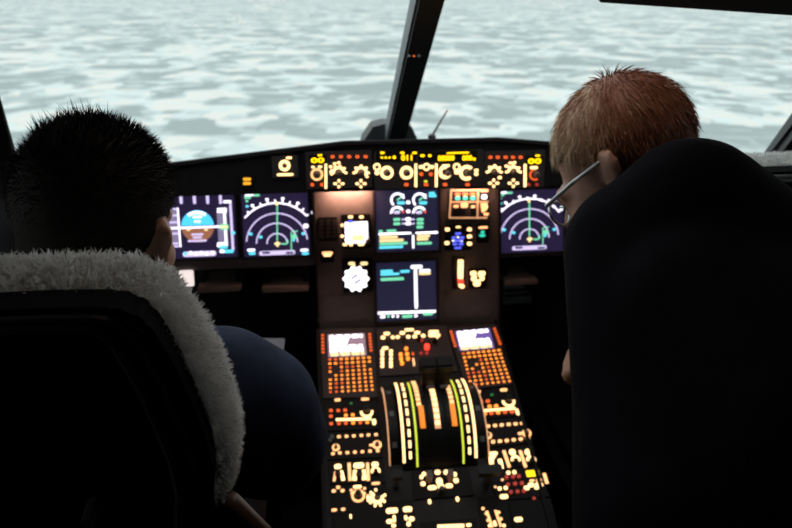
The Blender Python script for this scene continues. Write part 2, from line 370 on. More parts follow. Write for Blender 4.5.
# wiper outside
o0 = A + NR * 0
def outer(px, py): return hit(px, py, A + (NR if NR.y > 0 else -NR) * .03, NR)
wp = thing('windscreen_wiper', 'thin pale wiper arm outside the right windscreen pane', 'wiper', Matrix.Translation(outer(433, 132)))
p_ = MB().tube([outer(432, 136), outer(440, 122), outer(447.5, 110)], [.004, .0032, .002]).build('wiper_arm', M['paper'], wp); mesh_to(p_, outer(433, 132))
p_ = MB().ell(outer(432, 137), (.012, .012, .01)).build('pivot', M['frame'], wp, True); mesh_to(p_, outer(433, 132))

# ------------------------------------------------------------------ unit helpers
LIT = {'legend', 'legdim', 'tan', 'orange', 'deep', 'amber', 'redd', 'red', 'wbright'}
class Unit:
    """A thing mounted on a Frame. Every part is modelled in the frame's own metres around the unit's origin."""
    def __init__(s, fr, name, label, cat, px, py, n=0, group=None):
        s.fr = fr; s.o = fr.uv(px, py); s.e = thing(name, label, cat, fr.mat(*s.o, n), group)
        s.par = s.e; s.t = lambda x, y: (x, y); s.base = 0
    def p(s, x, y):
        u, v = s.fr.uv(*s.t(x, y)); return u - s.o[0], v - s.o[1]
    def sz(s, x, y, w, h):
        a = s.p(x - w / 2, y); b = s.p(x + w / 2, y); c = s.p(x, y - h / 2); d = s.p(x, y + h / 2)
        return abs(b[0] - a[0]), abs(c[1] - d[1])
    def kp(s, x, y):               # metres per photo pixel here
        X, Y = s.t(x, y); return s.fr.uv(X + .5, Y)[0] - s.fr.uv(X - .5, Y)[0]
    def r(s, name, x, y, w, h, m, n0=.004, n1=.006, rad=None, par=None, inset=0.0):
        if s.fr is not FM and m in LIT and name != 'screen_text': w *= .86; h *= .84
        u, v = s.p(x, y); W, H = s.sz(x, y, w, h); rr = min(W, H) * .45 if rad is None else rad
        return MB().rbox(u, v, W, H, n0, n1, rr, 3, inset).build(name, M[m], par or s.par)
    def quad(s, name, pts, m, n0, n1, par=None):
        return MB().prism([s.p(*q) for q in pts], n0, n1).build(name, M[m], par or s.par)
    def a(s, name, x, y, r, wd, a0, a1, m, n0=.004, n1=.006, par=None, ky=1.0):
        u, v = s.p(x, y); k = s.kp(x, y)
        return MB().arc(u, v, r * k, wd * k, a0, a1, n0, n1, max(6, int(abs(a1 - a0) / 9)), ky).build(name, M[m], par or s.par)
    def bar(s, name, x0, y0, x1, y1, wd, m, n0=.004, n1=.006, par=None):
        k = s.kp(x0, y0); return MB().bar(*s.p(x0, y0), *s.p(x1, y1), wd * k, n0, n1).build(name, M[m], par or s.par)
    def knob(s, x, y, r, m='knob', h=.016, n0=.004, name='rotary_knob', par=None):
        u, v = s.p(x, y); k = s.kp(x, y) * r
        kn = MB().lathe(u, v, [(k * 1.05, n0), (k * 1.05, n0 + h * .25), (k * .85, n0 + h * .4), (k * .78, n0 + h * .92), (k * .65, n0 + h)], 14).build(name, M[m], par or s.par)
        return kn
    def txt(s, name, body, x, y, w, h, m, n0=.006):
        cu = bpy.data.curves.new(name, 'FONT'); cu.body = body; cu.align_x = 'CENTER'; cu.align_y = 'CENTER'; cu.extrude = .0006; cu.offset = .035; cu.resolution_u = 2
        t = bpy.data.objects.new(name, cu); C.objects.link(t); bpy.context.view_layer.update()
        me = bpy.data.meshes.new_from_object(t.evaluated_get(bpy.context.evaluated_depsgraph_get())); bpy.data.objects.remove(t)
        co = np.array([v.co for v in me.vertices]); lo, hi = co.min(0), co.max(0)
        u, v = s.p(x, y); W, H = s.sz(x, y, w, h)
        for q in me.vertices:
            q.co.x = (q.co.x - (lo[0] + hi[0]) / 2) / (hi[0] - lo[0]) * W + u; q.co.y = (q.co.y - (lo[1] + hi[1]) / 2) / (hi[1] - lo[1]) * H + v; q.co.z = n0 + (q.co.z > 0) * .0008
        me.materials.append(M[m]); o = bpy.data.objects.new(name, me); C.objects.link(o); o.parent = s.par; return o
    def screw(s, x, y, r=1.0):
        u, v = s.p(x, y); k = s.kp(x, y) * r
        return MB().disc(u, v, k, s.base, s.base + .0045, seg=8).build('screw', M['screwm'], s.e)

# ------------------------------------------------------------------ glareshield
outl = [(-.80, FG.uv(172, 175)[1]), (FG.uv(172, 165)[0], FG.uv(172, 165)[1]), FG.uv(345, 143.5)]
tops = outl + [(-u, v) for u, v in outl[::-1]]
vb = FG.uv(427, 189)[1]
def wy(x): return A.y + (Cc.y - A.y) * min(1, abs(x) / Cc.x) - .03
gs = thing('glareshield', 'black padded glareshield under the windscreen holding the lit autopilot controls', 'glareshield', FG.mat(0, 0))
Minv = FG.mat(0, 0).inverted()
mb = MB(); k = len(tops); vs = []
for u, v in tops: vs.append((u, v, 0))
for u, v in tops: vs.append((u, vb, 0))
for u, v in tops:
    P = FG.mat(u, v).translation; vs.append(Minv @ Vector((u, max(P.y + .03, wy(u)), 1.105)))
for u, v in tops:
    P = FG.mat(u, vb).translation; vs.append(Minv @ Vector((u, max(P.y + .03, wy(u)), 1.085)))
fs = []
for i in range(k - 1):
    for a, b in ((0, 1), (1, 3), (3, 2), (2, 0)): fs.append([a * k + i, a * k + i + 1, b * k + i + 1, b * k + i])
fs += [[0, k, 3 * k, 2 * k], [k - 1, 2 * k - 1, 4 * k - 1, 3 * k - 1]]
mb.add(vs, fs).build('shield_body', M['glare'], gs)
lip = MB()
for i in range(k - 1): lip.tube([(tops[i][0], tops[i][1], .0), (tops[i + 1][0], tops[i + 1][1], .0)], .006, 6)
lip.build('edge_lip', M['glare'], gs)

def cross_plus(U, x, y, s=1):     # plus-shaped lit legend round a push-pull knob
    for dx, dy in ((-3.6, 0), (3.6, 0), (0, -3), (0, 3)): U.r('lit_legend', x + dx * s, y + dy * s, 4.4 * s if dx else 3.2 * s, 3 * s if dx else 3.6 * s, 'legend')
    U.knob(x, y, 1.3 * s, 'knob', .008, name='push_knob')
def scallop(U, x, y, r, angs, m='legend', kn=2.6):   # rotary selector with lit position marks around it
    U.a('dial_ring', x, y, r * .8, r * .38, min(angs), max(angs), m)
    for a in angs: U.r('position_mark', x + r * 1.12 * math.cos(math.radians(a)), y - r * 1.05 * math.sin(math.radians(a)), 3.4, 2.8, m)
    U.knob(x, y, kn)
def efis(x0, label, flip):
    U = Unit(FG, 'display_control_panel', label, 'control panel', x0 + 30, 170)
    U.r('panel_plate', x0 + 32.5, 168.5, 66, 38, 'fcu', 0, .004, .002)
    return U
# left display control panel
U = Unit(FG, 'display_control_panel', 'glareshield control panel with amber digits beside the lit round warning dial', 'control panel', 340, 170)
U.r('panel_plate', 339, 169.5, 66, 37, 'fcu', 0, .004, .002)
wd = U.r('digit_window', 317.5, 159, 17, 9, 'black', .004, .005, .001)
U.txt('display_digits', '00', 317.6, 160, 13.5, 5.6, 'amber', .0055); U.r('lit_legend', 320, 155, 5.5, 2, 'amber')
U.r('lit_legend', 313, 166.8, 4, 2.6, 'legend'); U.r('lit_legend', 320, 166.6, 5, 2.6, 'legend')
U.a('dial_ring', 316.9, 174.2, 5.2, 2, 0, 360, 'tan'); U.knob(316.9, 174.2, 3.4)
for x in (312.3, 321.8): U.r('push_button', x, 184.3, 4, 3.6, 'deep', .004, .008)
U.bar('lit_divider', 325.8, 163.6, 325.8, 188.3, 2.4, 'legend')
for x in (332.5, 340.9, 349, 357.3, 365.5): U.r('push_button', x, 156.4, 4.6, 3.4, 'deep', .004, .008)
scallop(U, 338.6, 172.5, 6.4, (0, 40, 80, 120, 160, 190)); scallop(U, 361, 172.5, 6.4, (-35, 0, 45, 90, 135, 180))
for dx, dy in ((-8, -6), (-4, -9), (0, -10), (-7.5, -1)): U.r('lit_legend', 338.6 + dx, 172.5 + dy, 4, 3, 'legend')
cross_plus(U, 338.8, 183.4); cross_plus(U, 360.8, 183.4)
# centre flight control unit
U = Unit(FG, 'flight_control_unit', 'wide autopilot control unit with yellow readouts in the middle of the glareshield', 'control panel', 428, 170)
U.r('panel_plate', 429, 169.3, 109, 37, 'fcu', 0, .004, .002)
for x, wdt in ((388, 24), (407, 17), (426, 16), (456, 42)): U.r('digit_window', x, 156, wdt, 10.5, 'black', .004, .005, .001)
for x, y, W, H in ((382.2, 152.6, 5, 2.6), (402, 152.6, 5, 2.6), (414.2, 152.6, 5, 2.6), (422, 155.4, 5, 2.8), (429.4, 155.4, 4, 2.8)): U.r('lit_legend', x, y, W, H, 'amber', .005, .0062)
for x in (381.6, 385.4, 389.2): U.r('readout_dash', x, 157.3, 3, 2.4, 'amber', .005, .0062)
U.r('readout_dot', 394, 157.1, 3.8, 3.6, 'amber', .005, .0062)
U.txt('display_digits', '011', 406.3, 157.4, 11, 6, 'amber', .0055)
U.txt('display_digits', '00000', 445.6, 157.8, 16.6, 5.8, 'amber', .0055); U.txt('display_digits', '000', 466.6, 157.6, 10, 5.6, 'amber', .0055); U.r('lit_legend', 473.6, 158.8, 3.6, 3.4, 'amber', .005, .0062)
U.r('lit_legend', 457.3, 152.6, 26, 1.8, 'amber', .005, .0062)
for x in (376.8, 426.1, 456.3): U.a('dial_ring', x, 166.7, 2.9, 1.7, 0, 360, 'legend'); U.knob(x, 166.7, 1.7, h=.008, name='push_knob')
U.r('lit_legend', 376.8, 172.6, 5.4, 4.6, 'legend'); U.r('lit_legend', 456.3, 172, 5.6, 4.6, 'legend')
for x in (386.6, 406.2): U.a('dial_ring', x, 172.4, 5.2, 2.8, 0, 360, 'legend'); U.knob(x + .4, 172.6, 3.4)
U.a('dial_ring', 444.8, 171.8, 5, 3.4, 70, 330, 'legend'); U.knob(447, 173, 2.8); U.r('lit_legend', 445.4, 165.5, 9, 3, 'legend')
U.a('dial_ring', 466.2, 172.5, 5.9, 3.2, 40, 310, 'legend'); U.knob(467, 172.2, 3.2)
U.r('lit_legend', 475.8, 170, 5, 3, 'legend'); U.r('lit_legend', 475.7, 173.6, 4.6, 4.2, 'legend')
for x in (415.5, 435.9): U.bar('lit_divider', x, 163.4, x, 186.6, 2.4, 'legend')
for x in (420.4, 431.7): U.r('lit_legend', x, 166.7, 4.6, 4, 'legend')
for x in (420.9, 430.5): U.r('push_button', x, 173.8, 4.2, 4.2, 'deep', .004, .008)
for x in (406, 425.6, 444.6, 467): U.r('push_button', x, 184.2, 5, 3.4, 'deep', .004, .008)
U.r('green_lamp', 425.4, 181, 3.6, 2, 'ygreen')
# right display control panel
U = Unit(FG, 'display_control_panel', 'glareshield control panel with amber digits close to the bent person\'s glasses', 'control panel', 512, 170)
U.r('panel_plate', 514, 169.2, 60, 37, 'fcu', 0, .004, .002)
U.r('digit_window', 534, 159.5, 17, 9, 'black', .004, .005, .001)
U.txt('display_digits', '00', 533.8, 160.8, 13.5, 5.8, 'amber', .0055); U.r('lit_legend', 537, 155.4, 5.5, 2, 'amber')
for x in (489.8, 497.2, 505, 512.3, 519.9): U.r('push_button', x, 157, 4.4, 3.4, 'deep', .004, .008)
scallop(U, 493.6, 171.8, 6.2, (0, 40, 85, 130, 180)); scallop(U, 512.8, 171.8, 6.2, (0, 40, 90, 130, 180))
for dx, dy in ((-7, -6), (-3, -9), (1, -9.5)): U.r('lit_legend', 512.8 + dx, 171.8 + dy, 4, 3, 'legend')
U.r('lit_legend', 499.2, 177.3, 4.6, 3.4, 'legend')
cross_plus(U, 493.1, 182.9); cross_plus(U, 512.8, 182.9)
U.bar('lit_divider', 524.4, 163.8, 524.4, 186.5, 2.6, 'legend')
U.r('lit_legend', 533.2, 167.4, 9, 3.4, 'legend'); U.a('dial_ring', 534.5, 174.3, 5, 1.6, 90, 300, 'deep'); U.knob(535.5, 174.3, 3.4)
for x in (528, 536): U.r('push_button', x, 184.2, 3.6, 3.4, 'redd', .004, .008)
# left wing of the glareshield: round dial and amber caution light
U = Unit(FG, 'warning_dial', 'cream lit round dial on the sloping glareshield wing above the left screens', 'dial', 285, 166)
U.r('panel_plate', 285, 166.5, 26, 22, 'fcu', 0, .004, .002); U.a('dial_ring', 284.7, 165.3, 4.2, 3, 0, 360, 'legend'); U.knob(284.7, 165.3, 2.2, h=.01)
U.r('lit_legend', 289, 157.6, 7, 2.6, 'legend'); U.r('lit_legend', 285.3, 174.3, 19, 2.8, 'legend')
U = Unit(FG, 'caution_light', 'amber caution light with two bars above the left pair of screens', 'indicator light', 247, 181)
U.r('lamp_housing', 247.2, 181, 11, 11, 'black', 0, .005, .002)
for y in (178.9, 183): U.r('lamp_segment', 247.3, y, 8, 2.8, 'amberd', .005, .0065)

# ------------------------------------------------------------------ main instrument panel
ip = thing('instrument_panel', 'dark brown main instrument panel below the glareshield', 'instrument panel', FM.mat(0, 0))
def fuv(fr, x, y): return fr.uv(x, y)
(uL, vT) = FM.uv(314, 187); (uR, vB) = FM.uv(498, 325)
vS = FM.uv(250, 268)[1]; uO = .70
MB().rbox((uL + uR) / 2, (vT + vB) / 2, uR - uL, vT - vB, -.03, -.0005, .004).build('centre_plate', M['panel'], ip)
MB().rbox((uL - .001 - uO) / 2, (vT + vS) / 2, uL + uO - .003, vT - vS, -.03, -.0005, .004).build('side_plate', M['panel'], ip)
MB().rbox((uR + uO) / 2, (vT + vS) / 2, uO - uR - .003, vT - vS, -.03, -.0005, .004).build('side_plate', M['panel'], ip)
for x, y in ((318, 279), (318, 320), (494, 200), (494, 320), (318, 246), (240, 262), (312, 262), (373, 256), (443, 256), (443, 322), (373, 322)):
    u, v = FM.uv(x, y); MB().disc(u, v, .0028, -.0005, .002, seg=8).build('screw', M['screwm'], ip)
for u in (uL - .0015, uR + .0005):
    MB().rbox(u, (vT + vB) / 2, .004, vT - vB, -.0005, .012).build('edge_rib', M['bezel'], ip)
# recessed footwell edge, footrests, pedals
def world_box(name, label, cat, px, py, d, size, m, rot=(0, 0, 0), bevel=.003, group=None):
    o = MB().box(-size[0] / 2, size[0] / 2, -size[1] / 2, size[1] / 2, -size[2] / 2, size[2] / 2).build(name, M[m], None, False, bevel)
    o.location = at(px, py, d); o.rotation_euler = rot; return tag(o, label, cat, group)
fr_ = [((198, 241), 'pale footrest edge partly behind the fleece seat cover'), ((262, 309), 'pale footrest edge next to the centre console'), ((504, 537), 'pale footrest edge by the bent person\'s arm')]
for (x0, x1), lb in fr_:
    y = 288 if x0 < 400 else 281; P0 = hit(x0, y, FM.O - FM.N * .0, FM.N); P1 = hit(x1, y, FM.O, FM.N); mid = (P0 + P1) / 2; wd_ = P1.x - P0.x
    t = thing('footrest', lb, 'footrest', Matrix.Translation(mid), 'footrests under the screens')
    MB().box(-wd_ / 2, wd_ / 2, -.012, .10, -.007, .007).build('tread', M['strip'], t, False, .003)
    for sx in (-1, 1): MB().box(sx * wd_ * .42 - .006, sx * wd_ * .42 + .006, .02, .15, -.006, .05).build('bracket', M['black'], t)
for px, py, lb in ((257, 301, 'grey rudder pedal in the dark footwell beside the console'), (213, 312, 'grey rudder pedal low behind the seated pilot\'s shoulder'), (516, 293, 'greenish grey rudder pedal in the right footwell')):
    P = at(px, py, 2.05); t = thing('rudder_pedal', lb, 'pedal', Matrix.Translation(P))
    MB().prism([(-.045, -.03), (.045, -.03), (.035, .04), (-.035, .04)], -.006, .006).build('pedal_plate', M['pedal'], t).rotation_euler = (math.radians(62), 0, 0)
    for r_ in range(3): MB().box(-.036, .036, -.016, -.008, -.022 + .018 * r_, -.017 + .018 * r_).build('tread_rib', M['black'], t)
    MB().tube([(0, .01, 0), (0, .05, -.08), (0, .03, -P.z + .02)], .012).build('pedal_arm', M['black'], t)
P = 0; cd_ = MB().rbox(0, 0, .034, .04, -.002, .002, .004).build('panel_light', M['tan'] if False else M['whlamp']); cd_.matrix_world = FM.mat(*FM.uv(187, 278), .006); tag(cd_, 'small white lit panel below the artificial horizon screen', 'light')

# ------------------------------------------------------------------ display units
def du(name, label, x0, y0, x1, y1, scr, cat='screen', b=3.0, group=None):
    U = Unit(FM, name, label, cat, (x0 + x1) / 2, (y0 + y1) / 2, 0, group)
    u, v = U.p((x0 + x1) / 2, (y0 + y1) / 2); W, H = U.sz((x0 + x1) / 2, (y0 + y1) / 2, x1 - x0, y1 - y0)
    k = U.sz(x0, y0, 1, 1)[0]
    MB().frame(u, v, W, H, b * k, 0, .006).build('bezel', M['bezel'], U.e, False, .0012)
    U.screen = MB().rbox(u, v, W, H, 0, .003).build('screen_glass', M[scr], U.e); U.par = U.screen
    return U
Z = dict(n0=.003, n1=.0036); Z2 = dict(n0=.0036, n1=.0042); Z3 = dict(n0=.0042, n1=.0048)
# artificial horizon screen
def pfd(U, ox, oy, k):
    U.t = lambda x, y: (ox + x / k, oy + y / k); q = 1 / k
    def rr(n, x, y, w, h, m, z=Z, rad=None): return MBrect(U, n, x, y, w, h, m, z, rad)
    for x in (140, 228, 315, 400): rr('heading_tick', x, 90, 19, 70, 'lav')
    rr('status_text', 90, 70, 26, 16, 'dimgreen')
    u, v = U.p(250, 272); kk = U.sz(250, 272, 1, 1)[0]
    def chord(a0, a1, m, n): MB().disc(u, v, 108 * kk, .003, .0036, a0, a1, 24).build(n, M[m], U.par)
    chord(3, 177, 'sky', 'sky_half'); chord(183, 357, 'earth', 'ground_half')
    U.a('roll_scale', 250, 278, 100 * q, 20 * q, 55, 125, 'white', **Z2)
    rr('horizon_line', 230, 279, 340, 13, 'white', Z3)
    for y, w in ((210, 62), (240, 44), (325, 80), (345, 60), (367, 125)): rr('pitch_mark', 248, y, w, 13, 'white' if y < 270 else 'lav', Z2)
    for x in (190, 305): rr('wing_symbol', x, 294, 24, 14, 'ytext', Z2)
    rr('speed_tape', 98, 280, 72, 260, 'tape', rad=0)
    for y in (158, 200, 245, 320, 385, 405): rr('tape_tick', 95, y, 60, 12, 'lav', Z2)
    rr('tape_edge', 128, 280, 11, 262, 'white', Z2)
    rr('altitude_tape', 415, 280, 66, 250, 'tape', rad=0)
    rr('tape_edge', 432, 280, 16, 250, 'white', Z2)
    for y in (158, 175, 385, 400): rr('tape_tick', 410, y, 66, 15, 'white', Z2)
    rr('altitude_readout', 425, 275, 62, 40, 'green', Z3); rr('readout_text', 425, 275, 46, 18, 'ytext', dict(n0=.0048, n1=.0054))
    rr('vertical_speed_scale', 474, 275, 17, 310, 'lav'); rr('readout_text', 445, 110, 55, 18, 'white', Z2)
    rr('pressure_text', 455, 436, 66, 22, 'cyan', Z2); rr('selected_altitude', 420, 408, 58, 22, 'cyan', Z3); rr('vertical_speed_pointer', 485, 315, 26, 20, 'cyan', Z2); rr('mode_text', 412, 436, 36, 22, 'white', Z2)
    rr('heading_tape', 262, 453, 222, 34, 'lav')
    for i, x in enumerate((170, 205, 240, 275, 310, 350)): rr('heading_mark', x, 452 - (i % 2) * 6, 22, 22, 'cyan' if i == 0 else 'white', Z2)
def MBrect(U, n, x, y, w, h, m, z, rad=None):
    return U.r(n, x, y, w, h, m, z['n0'], z['n1'], rad)
U = du('flight_display', 'square screen showing an artificial horizon of blue sky over brown ground', 168, 193, 236, 258, 'scr'); pfd(U, 160, 185, 6.6)
# map screens with range arcs
def nd(U, cx, cy, s, text_bottom=True):
    U.t = lambda x, y: (cx + x * s, cy + y * s)
    def rr(n, x, y, w, h, m, z=Z2, rad=None): return U.r(n, x, y, w, h, m, z['n0'], z['n1'], rad)
    U.a('range_arc', 0, 0, 10.2 * s, 1.3 * s, 0, 180, 'lav', **Z); U.a('range_arc', 0, 0, 20.6 * s, 1.3 * s, 2, 178, 'lav', **Z); U.a('range_arc', 0, 0, 30.6 * s, 1.3 * s, 6, 174, 'lav', **Z)
    U.a('compass_arc', 0, 0, 41 * s, 1.6 * s, 41, 139, 'white', **Z)
    for i, a in enumerate(range(43, 140, 10)):
        c, q = math.cos(math.radians(a)), -math.sin(math.radians(a))
        U.bar('compass_tick', 41 * c, 41 * q, 44 * c, 44 * q, 1.6 * s, 'white', **Z)
        if i % 2 == 0: rr('compass_number', 45.5 * c, 45.2 * q, 3.4, 2.6, 'white')
    U.bar('course_line', 0, -40, 0, -3, 1.3 * s, 'green', **Z2)
    rr('top_marker', -.5, -40, 3, 4, 'ytext', Z3)
    rr('aircraft_symbol', .2, 0, 6, 2.4, 'ytext', Z3); rr('aircraft_symbol', .2, .6, 2.2, 5.4, 'ytext', Z3)
    for x, y in ((-26.4, -9.6), (-16.5, -6.6), (26, -10)): rr('cyan_waypoint', x, y, 3.6, 3, 'cyan')
    rr('route_marker', 17, -7, 5.4, 5, 'green'); rr('route_marker', 16.4, -3.6, 2.6, 3, 'cyan'); U.bar('route_line', 14.1, -11.4, 14.1, 8, 1 * s, 'green', **Z); U.bar('route_line', 14, -11.4, 20.6, -12.6, 1 * s, 'green', **Z)
    U.bar('route_line', 4, .3, 9, .3, 1.4 * s, 'green', **Z2); U.a('route_line', 8.2, -2, 2.4 * s, 1.2 * s, -90, 60, 'green', **Z2)
    if text_bottom: rr('white_marker', 28.6, -17.6, 5.2, 4.6, 'white')
    rr('bottom_bar', 0, 9.2, 36, 4.2, 'lav', Z); rr('bottom_bar_inlay', -11, 9.2, 8, 2, 'scr', Z2); rr('bottom_bar_inlay', 12.4, 9.2, 8, 2, 'scr', Z2)
    if text_bottom:
        for x in (-26, 27): rr('corner_text', x, 6.5, 8, 2.6, 'white'); rr('corner_text', x + 1, 9.8, 7, 2.8, 'cyan')
    for x, y, w_, m in ((-28, -48.4, 9, 'white'), (-20.5, -48.2, 6, 'green'), (-29.6, -45.8, 7, 'green'), (-30.2, -42.4, 3, 'green'), (-30, -37.2, 3.4, 'cyan')): rr('corner_text', x, y, w_, 2.2, m)
U = du('map_display', 'square screen of pale range arcs and green course line beside the artificial horizon screen', 243, 192, 309, 256, 'scr'); nd(U, 277.3, 243.4, 1.0)
U = du('map_display', 'square screen of pale range arcs beside the bent person\'s glasses', 501, 190, 563, 252, 'scr'); nd(U, 529, 238.8, .955, False)
# engine screen
U = du('engine_display', 'square screen with round engine gauges and coloured text lines', 376, 190, 438, 251, 'scr2'); U.t = lambda x, y: (370 + x / 7.04, 185 + y / 7.04)
rr = lambda n, x, y, w, h, m, z=Z: U.r(n, x, y, w, h, m, z['n0'], z['n1'])
q = 1 / 7.04
for x in (193, 348):
    U.a('gauge_arc', x, 105, 44 * q, 15 * q, 10, 230, 'white', **Z); U.bar('gauge_needle', x - 5, 108, x + 26, 84, 11 * q, 'green', **Z2); rr('gauge_readout', x + 25, 125, 56, 22, 'cyan', Z2); rr('gauge_number', x + 35, 70, 24, 14, 'white')
    U.a('gauge_arc', x - 2, 198, 42 * q, 16 * q, 28, 180, 'white', **Z); U.a('red_limit', x - 2, 198, 42 * q, 16 * q, 0, 28, 'rsym', **Z); rr('gauge_readout', x - 5, 192, 44, 20, 'lav', Z2); U.bar('gauge_needle', x, 190, x + 16, 168, 8 * q, 'green', **Z2)
for y in (122, 185): rr('gauge_label', 268, y, 30, 24, 'white')
for x, y in ((188, 242), (188, 272), (352, 242), (352, 268), (350, 295)): rr('fuel_readout', x, y, 50, 20, 'green')
for y in (240, 270): rr('gauge_label', 268, y, 40, 24, 'white'); rr('link_line', 235, y + 1, 26, 10, 'lav'); rr('link_line', 302, y + 1, 24, 10, 'lav')
for y, w_ in ((57, 46), (76, 56)): rr('readout_text', 434 + (y == 76) * 5, y, w_, 18, 'cyan')
rr('divider_line', 175, 341, 232, 13, 'wbright'); rr('divider_line', 398, 335, 156, 13, 'wbright'); rr('divider_line', 303, 398, 15, 96, 'white')
for x, y, w_, m in ((150, 322, 70, 'green'), (75, 326, 30, 'green'), (130, 366, 130, 'ytext'), (150, 389, 172, 'ytext'), (165, 411, 200, 'green'), (148, 436, 170, 'cyan'), (376, 358, 92, 'ytext'), (368, 380, 82, 'ytext'), (381, 409, 106, 'green')): rr('message_line', x, y, w_, 18, m)
# system screen
U = du('system_display', 'square dark blue screen with a single white vertical line', 377, 262, 436, 320, 'scr2'); U.t = lambda x, y: (370 + x / 7.55, 255 + y / 7.55)
rr('divider_line', 345, 255, 24, 300, 'white'); rr('title_text', 350, 88, 90, 28, 'white', Z2); rr('message_line', 412, 116, 84, 20, 'white', Z2); rr('message_line', 412, 138, 90, 20, 'ytext')
rr('message_line', 125, 122, 95, 22, 'cyan'); rr('message_line', 150, 143, 145, 18, 'cyan'); rr('message_line', 262, 122, 72, 20, 'cyan'); rr('message_line', 167, 180, 178, 22, 'green')
U.bar('divider_line', 58, 437, 495, 423, 20 / 7.55, 'white', **Z)
for x, y, w_, m in ((95, 464, 40, 'white'), (137, 460, 18, 'green'), (172, 460, 20, 'white'), (208, 460, 18, 'white'), (280, 460, 80, 'green'), (345, 456, 26, 'white'), (436, 442, 76, 'green')): rr('status_text', x, y, w_, 22, m, Z2)

# ------------------------------------------------------------------ centre panel instruments
U = Unit(FM, 'standby_instrument', 'small glaring white standby screen in a black square housing left of the engine screen', 'instrument', 356, 231)
U.r('housing', 356, 231, 29, 34, 'black', 0, .010, .003); zz = lambda x, y: (310 + x / 4.59, 185 + y / 4.59); U.t = zz
s_c = U.r('screen_glass', 213, 216, 104, 98, 'white', .010, .0115, .001)
for x, y, w_, h_, m in ((215, 185, 80, 26, 'wbright'), (200, 212, 70, 24, 'wbright'), (220, 240, 60, 26, 'ytext'), (185, 167, 26, 12, 'blue'), (250, 205, 16, 60, 'wbright')): U.r('symbol', x, y, w_, h_, m, .0115, .0121, par=s_c)
for y in (178, 196, 214, 232, 250): U.r('scale_tick', 166, y, 16, 8, 'wbright', .0115, .0121, par=s_c)
for x, y, w_ in ((185, 145, 22), (235, 145, 20), (147, 183, 15), (147, 233, 15), (160, 271, 20), (187, 271, 18), (233, 270, 30)): U.r('lit_legend', x, y, w_, 13, 'legend', .010, .0115)
U.knob(264, 256, 2.4, 'knob', .012, .010)
U = Unit(FM, 'round_gauge', 'round white scalloped gauge in a black square case under the standby instrument', 'gauge', 357, 275)
U.r('housing', 357.5, 274.5, 30, 34, 'black', 0, .008, .004); U.t = zz
dd = U.a('dial_rim', 210, 428, 10.6, 1.6, 0, 360, 'wbright', .008, .0095)
u, v = U.p(210, 428); kk = U.sz(210, 428, 1, 1)[0]; fc = MB().disc(u, v, 47 * kk, .008, .0092, seg=24).build('dial_face', M['white'], U.e)
for i in range(10): a = 2 * math.pi * i / 10; U.r('dial_mark', 210 + 52 * math.cos(a), 428 + 52 * math.sin(a), 17, 17, 'wbright', .008, .0093)
for x, y in ((203, 418), (217, 440)): U.bar('dial_slot', x - 14, y + 9, x + 14, y - 9, 1.8, 'tape', .0092, .0097)
U.r('lit_legend', 190, 358, 30, 14, 'ytext', .008, .0095); U.r('lit_legend', 200, 368, 16, 14, 'ytext', .008, .0095); U.r('lit_legend', 247, 358, 34, 15, 'ytext', .008, .0095)
U = Unit(FM, 'key_block', 'unlit dark block of six keys left of the standby screen', 'key block', 328, 229)
U.r('plate', 328, 229, 19, 24, 'dark', 0, .004, .002); U.t = zz
for x in (52, 84, 113):
    for y in (165, 182, 200, 218, 236): U.r('dark_key', x, y, 22, 12, 'bezel', .004, .008, .0008)
U = Unit(FM, 'annunciator_light', 'amber lamp bar over a black slot beside the round white gauge', 'indicator light', 327, 255); U.t = zz
U.r('lamp_housing', 80, 325, 62, 60, 'black', 0, .003, .002); U.r('lamp_lens', 80, 311, 50, 12, 'tan', .003, .006); U.r('lamp_lens', 80, 322, 34, 9, 'legend', .003, .006); U.r('slot', 78, 338, 28, 14, 'dark', .003, .005)
zz2 = lambda x, y: (440 + x / 4.59, 185 + y / 4.59)
U = Unit(FM, 'gear_light_board', 'gear light panel with red and green lamps right of the engine screen', 'control panel', 470, 204)
U.t = zz2; U.quad('panel_plate', ((52, 20), (225, 20), (226, 158), (40, 158)), 'plate', 0, .004)
for x0, y0, x1, y1 in ((48, 24, 220, 22), (46, 78, 222, 76), (40, 150, 214, 150), (50, 24, 42, 150), (172, 24, 170, 150)): U.bar('lit_border', x0, y0, x1, y1, 1.4, 'legdim')
for x in (78, 113, 148): U.r('lamp_housing', x, 51, 30, 44, 'black', .004, .007); U.r('red_lamp', x, 42, 24, 15, 'deep', .007, .0085); U.r('green_lamp', x, 60, 24, 18, 'teal', .007, .0085)
U.r('lamp_housing', 200, 52, 36, 44, 'black', .004, .007); U.r('white_lamp', 200, 54, 26, 22, 'white', .007, .0085); U.r('lit_legend', 203, 28, 34, 9, 'legdim')
for x, w_ in ((85, 56), (150, 28)): U.r('push_button', x, 122, w_, 34, 'black', .004, .010, .001)
for x, y, w_ in ((72, 97, 24), (110, 88, 34), (110, 98, 30), (150, 99, 20), (200, 88, 32), (202, 100, 34), (196, 118, 18), (210, 133, 24), (200, 112, 24)): U.r('lit_legend', x, y, w_, 12, 'tan')
U.r('white_label', 208, 104, 14, 8, 'legend')
U = Unit(FM, 'clock', 'small clock with bright blue digits below the landing gear lights', 'clock', 457.5, 240); U.t = zz2
U.r('housing', 82, 240, 122, 118, 'dark', 0, .005, .003); U.r('clock_face', 80, 248, 72, 104, 'black', .005, .007, .004)
for x, y, w_, m in ((80, 222, 34, 'blue'), (62, 240, 26, 'blue'), (98, 240, 28, 'blue'), (80, 254, 56, 'blue'), (66, 270, 26, 'blue'), (94, 270, 28, 'blue'), (80, 287, 40, 'blue'), (58, 254, 14, 'white'), (96, 256, 14, 'white'), (80, 238, 12, 'white')): U.r('clock_digit', x, y, w_ * .8, 9, m, .007, .0078)
